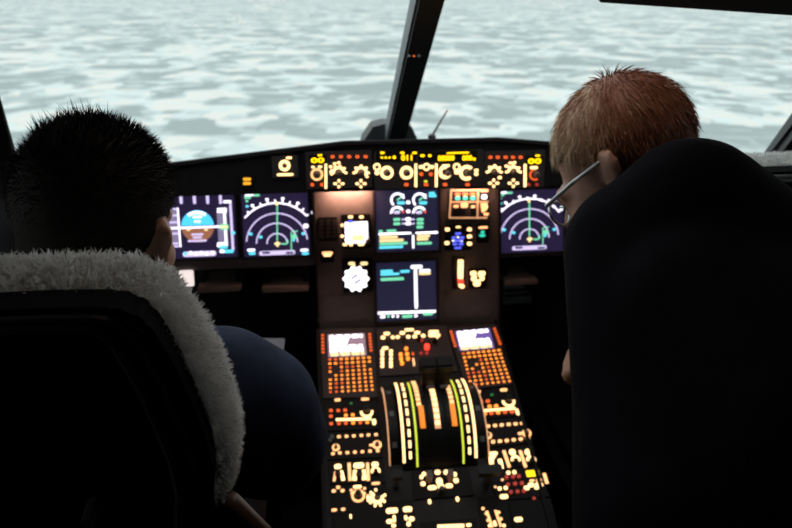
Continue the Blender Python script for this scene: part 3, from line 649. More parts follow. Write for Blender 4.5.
for x, y in ((32, 203), (82, 195), (133, 203), (133, 235), (133, 268), (30, 265)): U.r('lit_legend', x, y, 22, 16, 'legend', .005, .0065)
U = Unit(FM, 'brake_fan_button', 'single teal lit push button right of the blue clock', 'button', 482, 231); U.t = zz2
U.r('plate', 194, 222, 56, 86, 'dark', 0, .004, .002); U.r('button_cap', 192, 222, 34, 32, 'black', .004, .009, .001); U.r('lit_lens', 192, 215, 18, 14, 'teal', .009, .0096); U.r('lit_lens', 190, 230, 28, 13, 'teal', .009, .0096); U.r('lit_legend', 196, 194, 42, 10, 'tan')
U = Unit(FM, 'landing_gear_lever', 'landing gear lever with a glowing cream shaft and red end beneath the blue clock', 'lever', 459, 268); U.t = zz2
U.quad('lever_slot', ((58, 330), (112, 330), (112, 475), (58, 475)), 'black', 0, .003)
U.bar('lever_shaft', 91, 342, 89, 425, 4.2, 'legend', .003, .02); U.r('red_end', 89, 438, 24, 22, 'red', .003, .022); U.r('white_wheel', 93, 458, 22, 18, 'legend', .003, .024); U.bar('guard_rail', 62, 380, 76, 462, 2.2, 'bezel', .003, .015)
U = Unit(FM, 'brake_selector', 'cream lit three lobed selector beside the landing gear lever', 'selector', 477.5, 277); U.t = zz2
U.r('plate', 172, 425, 84, 88, 'dark', 0, .003, .003)
for x, y, w_, h_ in ((152, 405, 30, 22), (190, 405, 34, 22), (172, 428, 62, 22), (168, 450, 34, 28)): U.r('lit_legend', x, y, w_, h_, 'legend', .003, .0045)
U.knob(172, 425, 1.6, 'knob', .01, .0045)
U = Unit(FM, 'blank_cover_plate', 'plain unlit cover plate between the round gauge and the console screens', 'cover plate', 345, 307); U.r('plate', 345, 308, 52, 26, 'panel', 0, .002, .002)
for x, y in ((323, 299), (367, 299), (323, 317), (367, 317)): U.r('screw', x, y, 2.4, 2.4, 'screwm', .002, .0035)
U = Unit(FM, 'blank_cover_plate', 'plain unlit cover plate below the landing gear lever', 'cover plate', 470, 305); U.r('plate', 469, 304, 48, 28, 'panel', 0, .002, .002)
for x, y in ((448, 294), (490, 294), (448, 314), (490, 314)): U.r('screw', x, y, 2.4, 2.4, 'screwm', .002, .0035)
U = Unit(FM, 'side_light', 'tiny amber light left of the artificial horizon screen', 'indicator light', 160, 234); U.r('lamp_housing', 160, 234, 6, 6, 'black', 0, .004); U.r('lamp_lens', 160, 234, 3, 3, 'amber', .004, .006)
# flood lamps under the glareshield: small tubes that wash the panel below them
for px, pw, k_, lb in ((348, 40, 1.0, 'thin warm flood lamp under the glareshield above the standby screen'), (470, 34, .35, 'thin warm flood lamp under the glareshield above the gear lights')):
    u, v = FM.uv(px, 192); L = pw / 400
    t = thing('flood_lamp', lb, 'lamp', FM.mat(u, v + .010, .022))
    MB().box(-L / 2, L / 2, -.001, .006, -.01, .01).build('lamp_body', M['black'], t)
    ld = bpy.data.lights.new('flood_lamp_light', 'AREA'); ld.shape = 'RECTANGLE'; ld.size = L; ld.size_y = .015; ld.energy = .6 * k_; ld.color = (1, .55, .38)
    lo = bpy.data.objects.new('lamp_light', ld); C.objects.link(lo); lo.parent = t; lo.location = (0, -.002, 0); lo.rotation_euler = (math.radians(-52), 0, 0)

# unseen warm fill lamp overhead, added to brighten the panel and fleece
t = thing('ceiling_fill_lamp', 'unseen warm fill lamp added on the ceiling above the console', 'lamp', Matrix.Translation((0, .9, 1.93)))
MB().lathe(0, 0, [(.11, 0), (.11, -.02), (.09, -.03)], 24).build('lamp_housing', M['black'], t)
ld = bpy.data.lights.new('ceiling_fill_light', 'AREA'); ld.shape = 'DISK'; ld.size = .16; ld.energy = 2.4; ld.color = (1, .7, .56)
lo = bpy.data.objects.new('lamp_light', ld); C.objects.link(lo); lo.parent = t; lo.location = (0, 0, -.034)
# ------------------------------------------------------------------ centre pedestal
pd = thing('centre_pedestal', 'dark sloping centre console between the two seats', 'console', FP.mat(0, 0))
uA, uB = FP.uv(318, 328)[0], FP.uv(497.5, 328)[0]; vA = 0.0; vZ = FP.uv(430, 528)[1] - .22
MB().rbox((uA + uB) / 2, (vA + vZ) / 2, uB - uA, vA - vZ, -.012, 0, .004).build('top_plate', M['ped'], pd)
Mi = FP.mat(0, 0).inverted(); bd = MB(); pf, pr = FP.mat(0, vA - .01).translation, FP.mat(0, vZ + .01).translation
vs = [Mi @ Vector((x, p.y, z)) for x in (uA + .012, uB - .012) for p in (pf, pr) for z in (0.002, p.z - .014)]
bd.add(vs, [[0, 1, 3, 2], [4, 6, 7, 5], [0, 4, 5, 1], [2, 3, 7, 6], [1, 5, 7, 3], [0, 2, 6, 4]]).build('body', M['ped'], pd)
for u in (uA, uB): MB().rbox(u, (vA + vZ) / 2, .008, vA - vZ, -.02, .008).build('side_rail', M['dark'], pd)
def ped(name, label, cat, px, py, group=None): return Unit(FP, name, label, cat, px, py, 0, group)
def grid(a, b, c, d, fx, fy):     # bilinear point in a quad
    return (a[0] * (1 - fx) * (1 - fy) + b[0] * fx * (1 - fy) + c[0] * fx * fy + d[0] * (1 - fx) * fy, a[1] * (1 - fx) * (1 - fy) + b[1] * fx * (1 - fy) + c[1] * fx * fy + d[1] * (1 - fx) * fy)
def mcdu(label, body, scr, keys, lskl, lskr, scrm, blobs, gap):
    U = ped('flight_computer', label, 'keypad computer', *grid(*body, .5, .5))
    U.quad('case', body, 'plate', 0, .008)
    sg = U.quad('screen_glass', scr, scrm, .008, .010)
    for (fx, fy, w_, h_, m) in blobs:
        x, y = grid(*scr, fx, fy); U.r('screen_text', x, y, w_, h_, m, .010, .0106, par=sg)
    for (p, q) in (lskl, lskr):
        for i in range(6):
            x, y = p[0] + (q[0] - p[0]) * i / 5, p[1] + (q[1] - p[1]) * i / 5; U.r('line_key', x, y, 3.4, 1.9, 'deep', .008, .010)
    for r_ in range(9):
        for c in range(8):
            if (r_, c) in gap: continue
            x, y = grid(*keys, c / 7, r_ / 8)
            big = r_ < 2
            U.r('key', x, y, 3.9 if big else 3.3, 2.2 if big else 2.1, random.choice(['orange', 'orange', 'orange', 'deep']) if c < 5 else 'orange', .008, .0095, inset=.0004)
    return U
random.seed(3)
blobs = []
for row, fy in enumerate((.12, .27, .43, .58, .74, .9)):
    x = .04
    while x < .93:
        L_ = random.uniform(.1, .3); 
        if not (row in (1, 2) and .5 < x < .92 and random.random() < .9): blobs.append((min(.9, x + L_ / 2), fy, min(L_, .95 - x) * 36, 3.6, 'wbright' if row < 5 else 'ytext'))
        x += L_ + .02
mcdu('keypad computer with washed out pink white screen nearest the seated pilot\'s sleeve', ((320, 331), (373.5, 330), (377, 399), (323.5, 400)), ((327.6, 337), (364.5, 335.6), (366.6, 357.6), (328.4, 359.4)),
     ((330, 361.6), (369, 359.6), (372.2, 391.5), (330.6, 394)), ((322.8, 337.6), (323.2, 354.5)), ((369.6, 336.6), (371, 352.6)), 'scrpink', blobs, ((2, 1), (3, 1), (2, 7), (4, 0)))
mcdu('keypad computer with violet tinted screen beside the footwell of the bent person', ((448.5, 330), (496, 326.4), (513.5, 386), (466, 391.5)), ((454.6, 333.6), (489, 330.5), (494, 350), (459.2, 353)),
     ((463, 355.6), (498.4, 352.2), (509, 383), (470.6, 387)), ((450.8, 334), (455, 348)), ((494, 331), (499.6, 346)), 'scrviol', blobs, ((2, 1), (3, 1), (4, 2), (2, 2)))
# switching and warning panel between the two keypads
U = ped('switching_panel', 'console panel with clusters of cream legends and one red light between the keypad computers', 'control panel', 412, 350)
U.quad('panel_plate', ((376.5, 329), (446, 326.6), (457, 372), (380, 377)), 'plate', 0, .004); U.t = lambda x, y: (370 + x / 7.76, 322 + y / 7.76)
for x, y, w_, h_ in ((130, 100, 56, 26), (100, 130, 40, 28), (176, 128, 34, 28), (250, 95, 50, 26), (215, 126, 34, 28), (296, 124, 38, 28), (303, 70, 84, 22), (366, 92, 54, 26), (346, 122, 40, 26), (412, 116, 38, 30), (492, 86, 92, 26), (482, 112, 70, 28), (530, 112, 34, 24), (516, 130, 30, 18)): U.r('lit_legend', x, y, w_, h_, 'legend')
for x, y in ((135, 152), (255, 146), (380, 146), (500, 165)): U.knob(x, y, 2.4, 'knob' if x < 300 else 'black', .016)
for x in (95, 162):
    for y in (235, 262, 295, 325, 352): U.r('lit_legend', x, y, 34, 28, 'legend')
U.r('lit_legend', 118, 212, 56, 24, 'legend')
for x, y in ((280, 220), (237, 265), (287, 262), (240, 298), (293, 298), (248, 335)): U.r('push_button', x, y, 33, 24, 'orange', .004, .010)
U.r('green_lamp', 244, 322, 16, 10, 'ygreen', .010, .0112)
U.r('red_light', 440, 210, 46, 44, 'red', .004, .013); U.r('dim_light', 400, 155, 24, 22, 'redd', .004, .010)
for x in (395, 440): U.r('push_button', x, 255, 30, 18, 'redd', .004, .009)
U.r('lit_legend', 338, 320, 16, 70, 'tan'); U.r('lit_legend', 332, 256, 18, 26, 'deep')

# thrust quadrant: hump with lit scales
U = ped('thrust_quadrant', 'rounded throttle quadrant with glowing white and yellow-green curved scales', 'throttle quadrant', 433, 425)
u0, u1 = U.p(398, 430)[0], U.p(470, 430)[0]; v0, v1 = U.p(434, 380)[1], U.p(434, 469)[1]
hh = .070; c0 = (v0 + v1) / 2; ha = (v0 - v1) / 2; Rr = (ha * ha + hh * hh) / (2 * hh); amax = math.asin(ha / Rr)
def hump(a, lift=0): return c0 + (Rr + lift) * math.sin(a), hh - Rr + (Rr + lift) * math.cos(a)
NS = 20
def strip(name, ua, ub, f0, f1, m, lift=.0012, skew=0.0):      # band lying on the hump between two fractions of its length
    vs = []; fs = []; n = max(2, int(NS * abs(f1 - f0)))
    for i in range(n + 1):
        f = f0 + (f1 - f0) * i / n; a = amax * (1 - 2 * f); sh = skew * i / n
        for l in (-.001, lift):
            y_, z_ = hump(a, l); vs += [(ua + sh, y_, z_), (ub + sh, y_, z_)]
    for i in range(n):
        a = 4 * i; fs += [[a + 2, a + 3, a + 7, a + 6], [a, a + 4, a + 5, a + 1], [a, a + 2, a + 6, a + 4], [a + 1, a + 5, a + 7, a + 3]]
    fs += [[0, 1, 3, 2], [4 * n, 4 * n + 2, 4 * n + 3, 4 * n + 1]]
    return MB().add(vs, fs).build(name, M[m], U.e)
vs = []; fs = []
for i in range(NS + 1):
    a = amax * (1 - 2 * i / NS); y_, z_ = hump(a); vs += [(u0, y_, z_), (u1, y_, z_), (u0, y_, 0), (u1, y_, 0)]
for i in range(NS):
    a = 4 * i; fs += [[a, a + 1, a + 5, a + 4], [a, a + 4, a + 6, a + 2], [a + 1, a + 3, a + 7, a + 5], [a + 2, a + 6, a + 7, a + 3]]
fs += [[0, 2, 3, 1], [4 * NS, 4 * NS + 1, 4 * NS + 3, 4 * NS + 2]]
MB().add(vs, fs).build('quadrant_hump', M['black'], U.e)
W_ = u1 - u0; fu = lambda f: u0 + W_ * f
strip('white_scale', fu(.0), fu(.035), .16, .93, 'legend'); strip('yellow_scale', fu(.18), fu(.205), .18, .97, 'ygreen')
strip('white_scale', fu(.965), fu(1.0), .16, .93, 'legend'); strip('yellow_scale', fu(.80), fu(.825), .18, .97, 'ygreen')
for i in range(9):
    f = .19 + i * .082
    strip('scale_mark', fu(.085), fu(.12), f, f + .055, 'legend'); strip('scale_mark', fu(.88), fu(.915), f, f + .055, 'legend')
for i in range(8):
    f = .14 + i * .046
    strip('trim_scale_mark', fu(.245), fu(.305), f, f + .034, 'tan'); strip('trim_scale_mark', fu(.70), fu(.76), f, f + .034, 'tan')
strip('orange_block', fu(.26), fu(.33), .50, .68, 'oblock'); strip('orange_block', fu(.69), fu(.76), .50, .68, 'oblock')
strip('centre_track', fu(.455), fu(.535), .12, .69, 'legdim', .0010)
for i in range(11):
    f = .13 + i * .05; strip('centre_mark', fu(.463), fu(.527), f, f + .033, 'legend', .002)
for f in (.36, .60): strip('lever_slot', fu(f), fu(f + .03), .08, .9, 'dark', .0008)
# pitch trim wheels
for side, (pa, pbx), lb in ((-1, (386, 396), 'dark trim wheel beside the quadrant on the seated pilot\'s side'), (1, (472, 481), 'dark trim wheel beside the quadrant on the bent person\'s side')):
    ua_, ub_ = FP.uv(pa, 425)[0], FP.uv(pbx, 425)[0]; cv = FP.uv(430, 422)[1]
    t = thing('trim_wheel', lb, 'trim wheel', FP.mat((ua_ + ub_) / 2, cv, 0)); hw = .011
    prof = []
    def ringw(n, r0, r1, hw_, m, seg=40, a0=-28, a1=208):
        vs = []; fs = []
        for i in range(seg + 1):
            a = math.radians(a0 + (a1 - a0) * i / seg)
            for r_, x_ in ((r0, -hw_), (r1, -hw_), (r1, hw_), (r0, hw_)): vs.append((x_, r_ * math.cos(a) , -.05 + r_ * math.sin(a) * .8))
        for i in range(seg):
            for j in range(4): fs.append([4 * i + j, 4 * i + (j + 1) % 4, 4 * i + 4 + (j + 1) % 4, 4 * i + 4 + j])
        fs += [[3, 2, 1, 0], [4 * seg, 4 * seg + 1, 4 * seg + 2, 4 * seg + 3]]
        return MB().add(vs, fs).build(n, M[m], t)
    ringw('rim', .095, .118, hw, 'black', a0=26, a1=154); ringw('disc', .06, .095, hw * .6, 'dark', a0=35, a1=145)
    for a in (55, 90, 125): ringw('white_index', .1175, .119, hw * .45, 'rim', 2, a - 3, a + 3)
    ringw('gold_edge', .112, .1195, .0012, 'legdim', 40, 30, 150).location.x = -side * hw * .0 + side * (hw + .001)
# thrust levers
for dx, lb in ((-1, 'black thrust lever nearer the seated pilot'), (1, 'black thrust lever nearer the bent person')):
    cxp = 433.5 + dx * 6.6; a = amax * (1 - 2 * .26); qx = FP.uv(cxp, 400)[0]; vy, vz = hump(a)
    t = thing('thrust_lever', lb, 'lever', FP.mat(qx, vy + U.o[1], vz), 'thrust levers')
    ax = Vector((0, math.sin(.30), math.cos(.30)))
    MB().add([Vector((x, y, 0)) + ax * z for z in (-.004, .05) for x, y in ((-.016, -.012), (.016, -.012), (.016, .012), (-.016, .012))], [[3, 2, 1, 0], [4, 5, 6, 7], [0, 1, 5, 4], [1, 2, 6, 5], [2, 3, 7, 6], [3, 0, 4, 7]]).build('lever_arm', M['black'], t, False, .003)
    p = ax * .056
    MB().box(-.0215 + dx * .003, .0215 + dx * .003, p.y - .016, p.y + .016, p.z - .012, p.z + .014).build('grip', M['black'], t, False, .005)
    MB().tube([(dx * .020, p.y, p.z), (dx * .026, p.y, p.z)], .007, 12).build('disconnect_button', M['bezel'], t)
    MB().rbox(0, -.02, .018, .008, .02, .023, .002).build('lever_badge', M['knob'], t)

# radio and audio panels, left and right
def radio(U, z, pts, line, ring, blob, heads, greenp, quad):
    U.quad('panel_plate', quad, 'dark', 0, .004); U.t = z
    for x, y, w_, h_ in heads: U.r('lit_legend', x, y, w_, h_, 'tan')
    U.r('green_lamp', *greenp, 18, 12, 'dimgreen')
    for x, y, m in pts: U.r('push_button', x, y, 32, 22, m, .004, .007)
    U.bar('lit_line', *line, 2.6, 'legend')
    U.a('dial_ring', *ring, 5.4, 2.4, 170, 370, 'legend'); U.knob(ring[0], ring[1] - 4, 3.6, 'black', .018)
    U.r('lit_legend', *blob, 34, 50, 'legend'); U.screw(*blob[:2])
z1 = lambda x, y: (320 + x / 7.54, 395 + y / 7.54)
U = ped('radio_panel', 'radio panel with orange keys and cream bar below the pink white screen keypad', 'radio panel', 352, 412)
radio(U, z1, [(83, 127, 'deep'), (138, 127, 'deep'), (190, 125, 'deep'), (83, 170, 'deep'), (195, 163, 'orange'), (247, 160, 'orange')] + [(x, 226 - i * 2, 'orange' if i in (3, 5) else 'deep') for i, x in enumerate((85, 143, 195, 250, 303, 357))],
      (120, 195, 388, 188), (352, 135), (408, 212), ((133, 46, 54, 22), (340, 39, 72, 22)), (235, 72), ((323.5, 399), (378.5, 397), (379.5, 430), (325, 432)))
z2 = lambda x, y: (465 + x / 6.6, 385 + y / 6.6)
U = ped('radio_panel', 'radio panel with orange keys and cream bar below the violet screen keypad', 'radio panel', 498, 400)
radio(U, z2, [(103, 117, 'deep'), (148, 115, 'deep'), (160, 150, 'orange'), (203, 147, 'orange')] + [(x, y, 'orange' if i in (1, 3) else 'deep') for i, (x, y) in enumerate(((90, 203), (128, 198), (172, 195), (217, 190), (262, 187), (307, 185)))],
      (105, 178, 330, 161), (285, 115), (347, 185), ((85, 52, 42, 20), (253, 40, 56, 20)), (175, 72), ((470, 392), (515.5, 386.5), (523, 416), (477, 421)))
def audio(U, z, r1, r2, blues, rings, quad):
    U.quad('panel_plate', quad, 'dark', 0, .004); U.t = z
    for x, y in r1: U.r('volume_key', x, y, 32, 20, 'tan', .004, .007)
    for x, y in r2: U.r('volume_key', x, y, 32, 22, 'legdim' if False else 'tan', .004, .007)
    for x, y in blues: U.r('metal_tip', x, y, 26, 26, 'rim', .004, .012)
    (x, y), (x2, y2) = rings
    U.a('dial_ring', x, y, 3, 1.8, 0, 360, 'tan'); U.knob(x, y, 1.8, h=.010); U.a('dial_ring', x2, y2, 3.6, 2, 0, 360, 'tan'); U.knob(x2, y2, 2.2, h=.010); U.r('lit_legend', x2 - 44, y2 + 2, 34, 20, 'tan')
U = ped('audio_panel', 'audio selector panel with two rows of cream keys next to the seated pilot\'s elbow', 'audio panel', 353, 445)
audio(U, z1, ((143, 324), (200, 321), (255, 318), (312, 315), (365, 311), (422, 307)), ((98, 452), (150, 446), (207, 444), (263, 440), (320, 437), (377, 433), (435, 430)), ((92, 332), (76, 358)), ((120, 405), (430, 384)), ((325.3, 434), (380.5, 431.5), (383, 458), (327.5, 460.5)))
U = ped('audio_panel', 'audio selector panel with two rows of cream keys on the bent person\'s side', 'audio panel', 505, 433)
audio(U, z2, ((107, 285), (150, 280), (196, 276), (240, 272), (286, 268), (331, 265), (374, 261)), ((135, 388), (183, 383), (228, 379), (273, 375), (319, 370), (365, 365), (412, 362)), ((68, 262), (110, 305)), ((150, 340), (405, 326)), ((476, 424), (524, 419), (532, 443.5), (482, 449)))
# lighting and radar panels lower left
z3 = lambda x, y: (320 + x / 7.23, 455 + y / 7.23)
U = ped('lighting_panel', 'panel of three knobs split by cream bars below the left audio panel', 'control panel', 355, 472)
U.quad('panel_plate', ((327.7, 462), (383, 460), (385.5, 483.5), (330, 485)), 'dark', 0, .004); U.t = z3
U.r('lit_legend', 130, 92, 62, 40, 'legend'); U.bar('lit_bar', 152, 122, 170, 192, 3.6, 'legend'); U.bar('lit_bar', 112, 130, 102, 198, 2.4, 'tan'); U.knob(130, 150, 3, 'black', .018)
for x in (212, 345): U.bar('lit_divider', x - 2, 66, x + 5, 194, 3, 'tan')
U.r('lit_legend', 280, 84, 92, 46, 'legend'); U.bar('lit_bar', 256, 118, 248, 192, 4.4, 'legend'); U.bar('lit_bar', 312, 115, 322, 188, 4.4, 'legend'); U.knob(284, 150, 3.4, 'black', .018)
U.r('lit_legend', 397, 76, 60, 40, 'legend'); U.a('dial_ring', 402, 126, 3.6, 2.6, -20, 200, 'legend'); U.knob(402, 136, 2.4, 'black', .014)
U = ped('radar_panel', 'weather radar panel with a ringed knob and a star shaped selector', 'control panel', 358, 500)
U.quad('panel_plate', ((330.3, 486.5), (386, 485), (389, 530), (333.5, 533)), 'dark', 0, .004); U.t = z3
for x, y in ((132, 242), (100, 268), (163, 266)): U.r('lit_legend', x, y, 34, 26, 'tan')
U.r('lit_legend', 270, 238, 72, 24, 'legend'); U.a('dial_ring', 276, 302, 5.8, 2.2, 0, 360, 'tan'); U.knob(276, 302, 3.8, 'black', .018)
for x, y in ((226, 262), (322, 250), (232, 285), (320, 285)): U.r('position_mark', x, y, 26, 20, 'tan')
U.r('lit_legend', 403, 213, 70, 20, 'tan')
U.a('dial_ring', 413, 316, 5, 3.4, 120, 380, 'legend'); U.knob(415, 314, 3.2, 'black', .018)
for a in (100, 140, 180, 215, 255, 295, 335, 20): U.r('position_mark', 413 + 58 * math.cos(math.radians(a)), 318 - 58 * math.sin(math.radians(a)), 24, 24, 'legend')
U.r('lit_legend', 348, 320, 26, 60, 'legend')
U.r('lit_legend', 103, 405, 46, 22, 'tan'); U.r('lit_legend', 168, 400, 36, 22, 'tan'); U.r('lit_legend', 222, 452, 18, 36, 'legend')
# engine start panel
z4 = lambda x, y: (380 + x / 7.23, 455 + y / 7.23)
U = ped('engine_start_panel', 'engine start panel with bright cream blocks behind the quadrant', 'control panel', 438, 482)
U.quad('panel_plate', ((412, 472), (468, 468), (474, 496), (414, 500)), 'dark', 0, .004); U.t = z4
for x, y, w_, h_ in ((316, 146, 34, 34), (298, 168, 30, 34), (310, 216, 42, 36), (415, 133, 48, 38), (476, 133, 42, 38), (538, 148, 36, 38), (548, 193, 44, 40), (428, 200, 54, 62), (376, 244, 76, 36), (440, 236, 60, 36), (498, 230, 60, 36)): U.r('lit_legend', x, y, w_, h_, 'legend')
for x, y in ((352, 185), (502, 175)):
    u, v = U.p(x, y); U.r('lever_slot', x, y, 40, 80, 'black', .004, .005); lv = MB().rbox(u, v, .012, .016, .005, .03, .003).build('master_lever', M['knob'], U.e); U.r('red_lamp', x, y + 15, 28, 26, 'deep', .005, .008)
U.knob(440, 275, 3.4, 'bezel', .02)
for x, y in ((357, 345), (558, 327)): U.r('lit_mark', x, y, 26, 40, 'legend')
# speedbrake and flap lever panels
U = ped('speedbrake_scale_unit', 'speedbrake panel with two wide cream blocks in front of a dark lever', 'control panel', 400, 515)
U.quad('panel_plate', ((388, 502), (413, 501), (417, 552), (391, 553)), 'dark', 0, .004); U.t = z4
for x, y, w_, h_ in ((86, 410, 102, 44), (198, 400, 78, 44), (68, 488, 52, 36), (102, 468, 26, 60), (186, 462, 26, 40), (226, 470, 50, 38), (98, 518, 40, 30), (206, 506, 36, 40)): U.r('lit_legend', x, y, w_, h_, 'legend')
u, v = FP.uv(392, 490); t = thing('speedbrake_lever', 'dark speedbrake lever standing behind the seated pilot\'s trim wheel', 'lever', FP.mat(*FP.uv(396, 486), 0))
MB().box(-.004, .004, -.006, .006, 0, .04).build('lever_arm', M['metal'], t); MB().rbox(0, 0, .022, .018, .04, .055, .004).build('lever_handle', M['black'], t)
z5 = lambda x, y: (465 + x / 6.0, 440 + y / 6.0)
U = ped('flap_scale_unit', 'flap lever panel with two stepped glowing orange strips', 'control panel', 492, 520)
U.quad('panel_plate', ((478, 498), (506, 496), (516, 548), (484, 550)), 'dark', 0, .004); U.t = z5
for (x0, y0, x1, y1) in ((128, 432, 162, 530), (180, 428, 214, 526)): U.bar('lit_strip', x0, y0, x1, y1, 2.4, 'tan')
for x, y in ((106, 418), (126, 448), (136, 488), (200, 440), (214, 480), (146, 520), (232, 520), (175, 500), (180, 515)): U.r('detent_mark', x, y, 22, 22, 'legend' if y > 495 else 'tan')
t = thing('flap_lever', 'dark flap lever with a flat grip beside the transponder keys', 'lever', FP.mat(*FP.uv(486, 484), 0))
MB().box(-.005, .005, -.008, .008, 0, .05).build('lever_arm', M['bezel'], t); MB().rbox(0, 0, .05, .02, .05, .066, .006).build('lever_handle', M['black'], t)
# lower right panels
U = ped('lighting_panel', 'panel of hooked legends split by cream bars below the right audio panel', 'control panel', 510, 460)
U.quad('panel_plate', ((483, 451), (532.5, 445.5), (537, 466), (489, 471)), 'dark', 0, .004); U.t = z5
U.r('lit_legend', 167, 88, 62, 24, 'legend'); U.bar('lit_bar', 172, 95, 152, 125, 5, 'legend'); U.bar('lit_bar', 154, 120, 162, 178, 4.4, 'legend'); U.bar('lit_bar', 206, 122, 220, 178, 4, 'legend')
for x in (230, 328): U.bar('lit_divider', x, 70, x + 34, 170, 3, 'tan')
for x in (282, 375): U.r('lit_legend', x, 80, 46, 44, 'legend'); U.a('dial_ring', x + 20, 126, 3.6, 2.6, -20, 190, 'legend'); U.knob(x + 20, 140, 2.2, 'black', .014)
U = ped('transponder_panel', 'transponder panel with a yellow readout and dim red number keys', 'control panel', 515, 483)
U.quad('panel_plate', ((488.5, 473), (537.5, 467.5), (549, 497), (497, 501)), 'dark', 0, .004); U.t = z5
for x, y in ((183, 203), (258, 203), (294, 200), (206, 298), (242, 294)): U.r('lit_legend', x, y, 28, 26, 'legend')
for x, y in ((180, 288), (222, 245), (156, 204)): U.r('lit_mark', x, y, 18, 14, 'tan')
for x, y in ((247, 232), (285, 229), (320, 227), (255, 276), (297, 271), (338, 268), (272, 321), (312, 318), (350, 315)): U.r('number_key', x, y, 26, 24, 'redd', .004, .009)
U.r('readout_window', 404, 208, 98, 52, 'black', .004, .0052, .001); U.r('readout_backlight', 403, 208, 90, 44, 'amber', .0052, .006, .002)
for x, y, w_, h_ in ((368, 294, 40, 30), (394, 276, 44, 30), (440, 248, 40, 28), (442, 276, 56, 36), (428, 292, 34, 24), (400, 250, 36, 16)): U.r('lit_legend', x, y, w_, h_, 'legend' if y > 260 else 'tan')
U.bar('lit_bar', 472, 206, 490, 268, 3.2, 'tan'); U.r('lit_legend', 232, 346, 58, 30, 'legend'); U.r('red_lamp', 412, 356, 24, 20, 'redd')
U = ped('door_panel', 'dark console panel with one single cream block below the transponder', 'control panel', 525, 520)
U.quad('panel_plate', ((508, 503), (550, 499), (560, 540), (517, 545)), 'dark', 0, .004); U.t = z5; U.r('lit_legend', 318, 483, 58, 32, 'legend')
U = ped('printer_panel', 'dark console panel with a long cream strip behind the engine start panel', 'control panel', 450, 540)
U.quad('panel_plate', ((420, 523), (476, 519), (482, 560), (423, 564)), 'dark', 0, .004); U.t = z4; U.bar('lit_strip', 415, 526, 606, 519, 3.6, 'legend'); U.r('lit_legend', 640, 514, 44, 26, 'legend')

# ------------------------------------------------------------------ strands on surfaces (wool, hair)
def sample(me, n, keep=None):
    me.calc_loop_triangles(); nv = len(me.vertices); co = np.empty(nv * 3); me.vertices.foreach_get('co', co); co = co.reshape(-1, 3)
    no = np.empty(nv * 3); me.vertices.foreach_get('normal', no); no = no.reshape(-1, 3)
    t = np.empty(len(me.loop_triangles) * 3, dtype=np.int32); me.loop_triangles.foreach_get('vertices', t); t = t.reshape(-1, 3)
    a = np.linalg.norm(np.cross(co[t[:, 1]] - co[t[:, 0]], co[t[:, 2]] - co[t[:, 0]]), axis=1)
    if keep is not None: a = a * keep(co[t].mean(1), no[t].mean(1))
    i = np.random.choice(len(t), n, p=a / a.sum()); r = np.random.rand(n, 2); f = r.sum(1) > 1; r[f] = 1 - r[f]
    b = np.stack([1 - r.sum(1), r[:, 0], r[:, 1]], 1)[:, :, None]
    N = (no[t[i]] * b).sum(1); N /= np.linalg.norm(N, axis=1)[:, None] + 1e-9
    return (co[t[i]] * b).sum(1), N
def strands(name, P, D_, L, wd, m, parent, curl=0.0, bend=None):
    n = len(P); D_ = D_ / (np.linalg.norm(D_, axis=1)[:, None] + 1e-9); L = np.asarray(L).reshape(-1, 1) * np.ones((n, 1))
    sd = np.cross(D_, np.random.randn(n, 3)); sd /= np.linalg.norm(sd, axis=1)[:, None]; s2 = np.cross(D_, sd)
    b = np.zeros((n, 3)) if bend is None else bend
    q1 = P + D_ * L * .5 + s2 * L * curl + b * L * .15; q2 = P + D_ * L + s2 * L * curl * .3 + b * L * .6
    V = np.concatenate([P - sd * wd, P + sd * wd, q1 - sd * wd * .8, q1 + sd * wd * .8, q2], 1).reshape(-1, 3)
    k = np.arange(n) * 5; Fq = np.stack([k, k + 1, k + 3, k + 2], 1); Ft = np.stack([k + 2, k + 3, k + 4], 1)
    me = bpy.data.meshes.new(name); me.from_pydata(V.tolist(), [], Fq.tolist() + Ft.tolist()); me.materials.append(m)
    o = bpy.data.objects.new(name, me); C.objects.link(o); o.parent = parent; o['kind'] = 'stuff'; return o

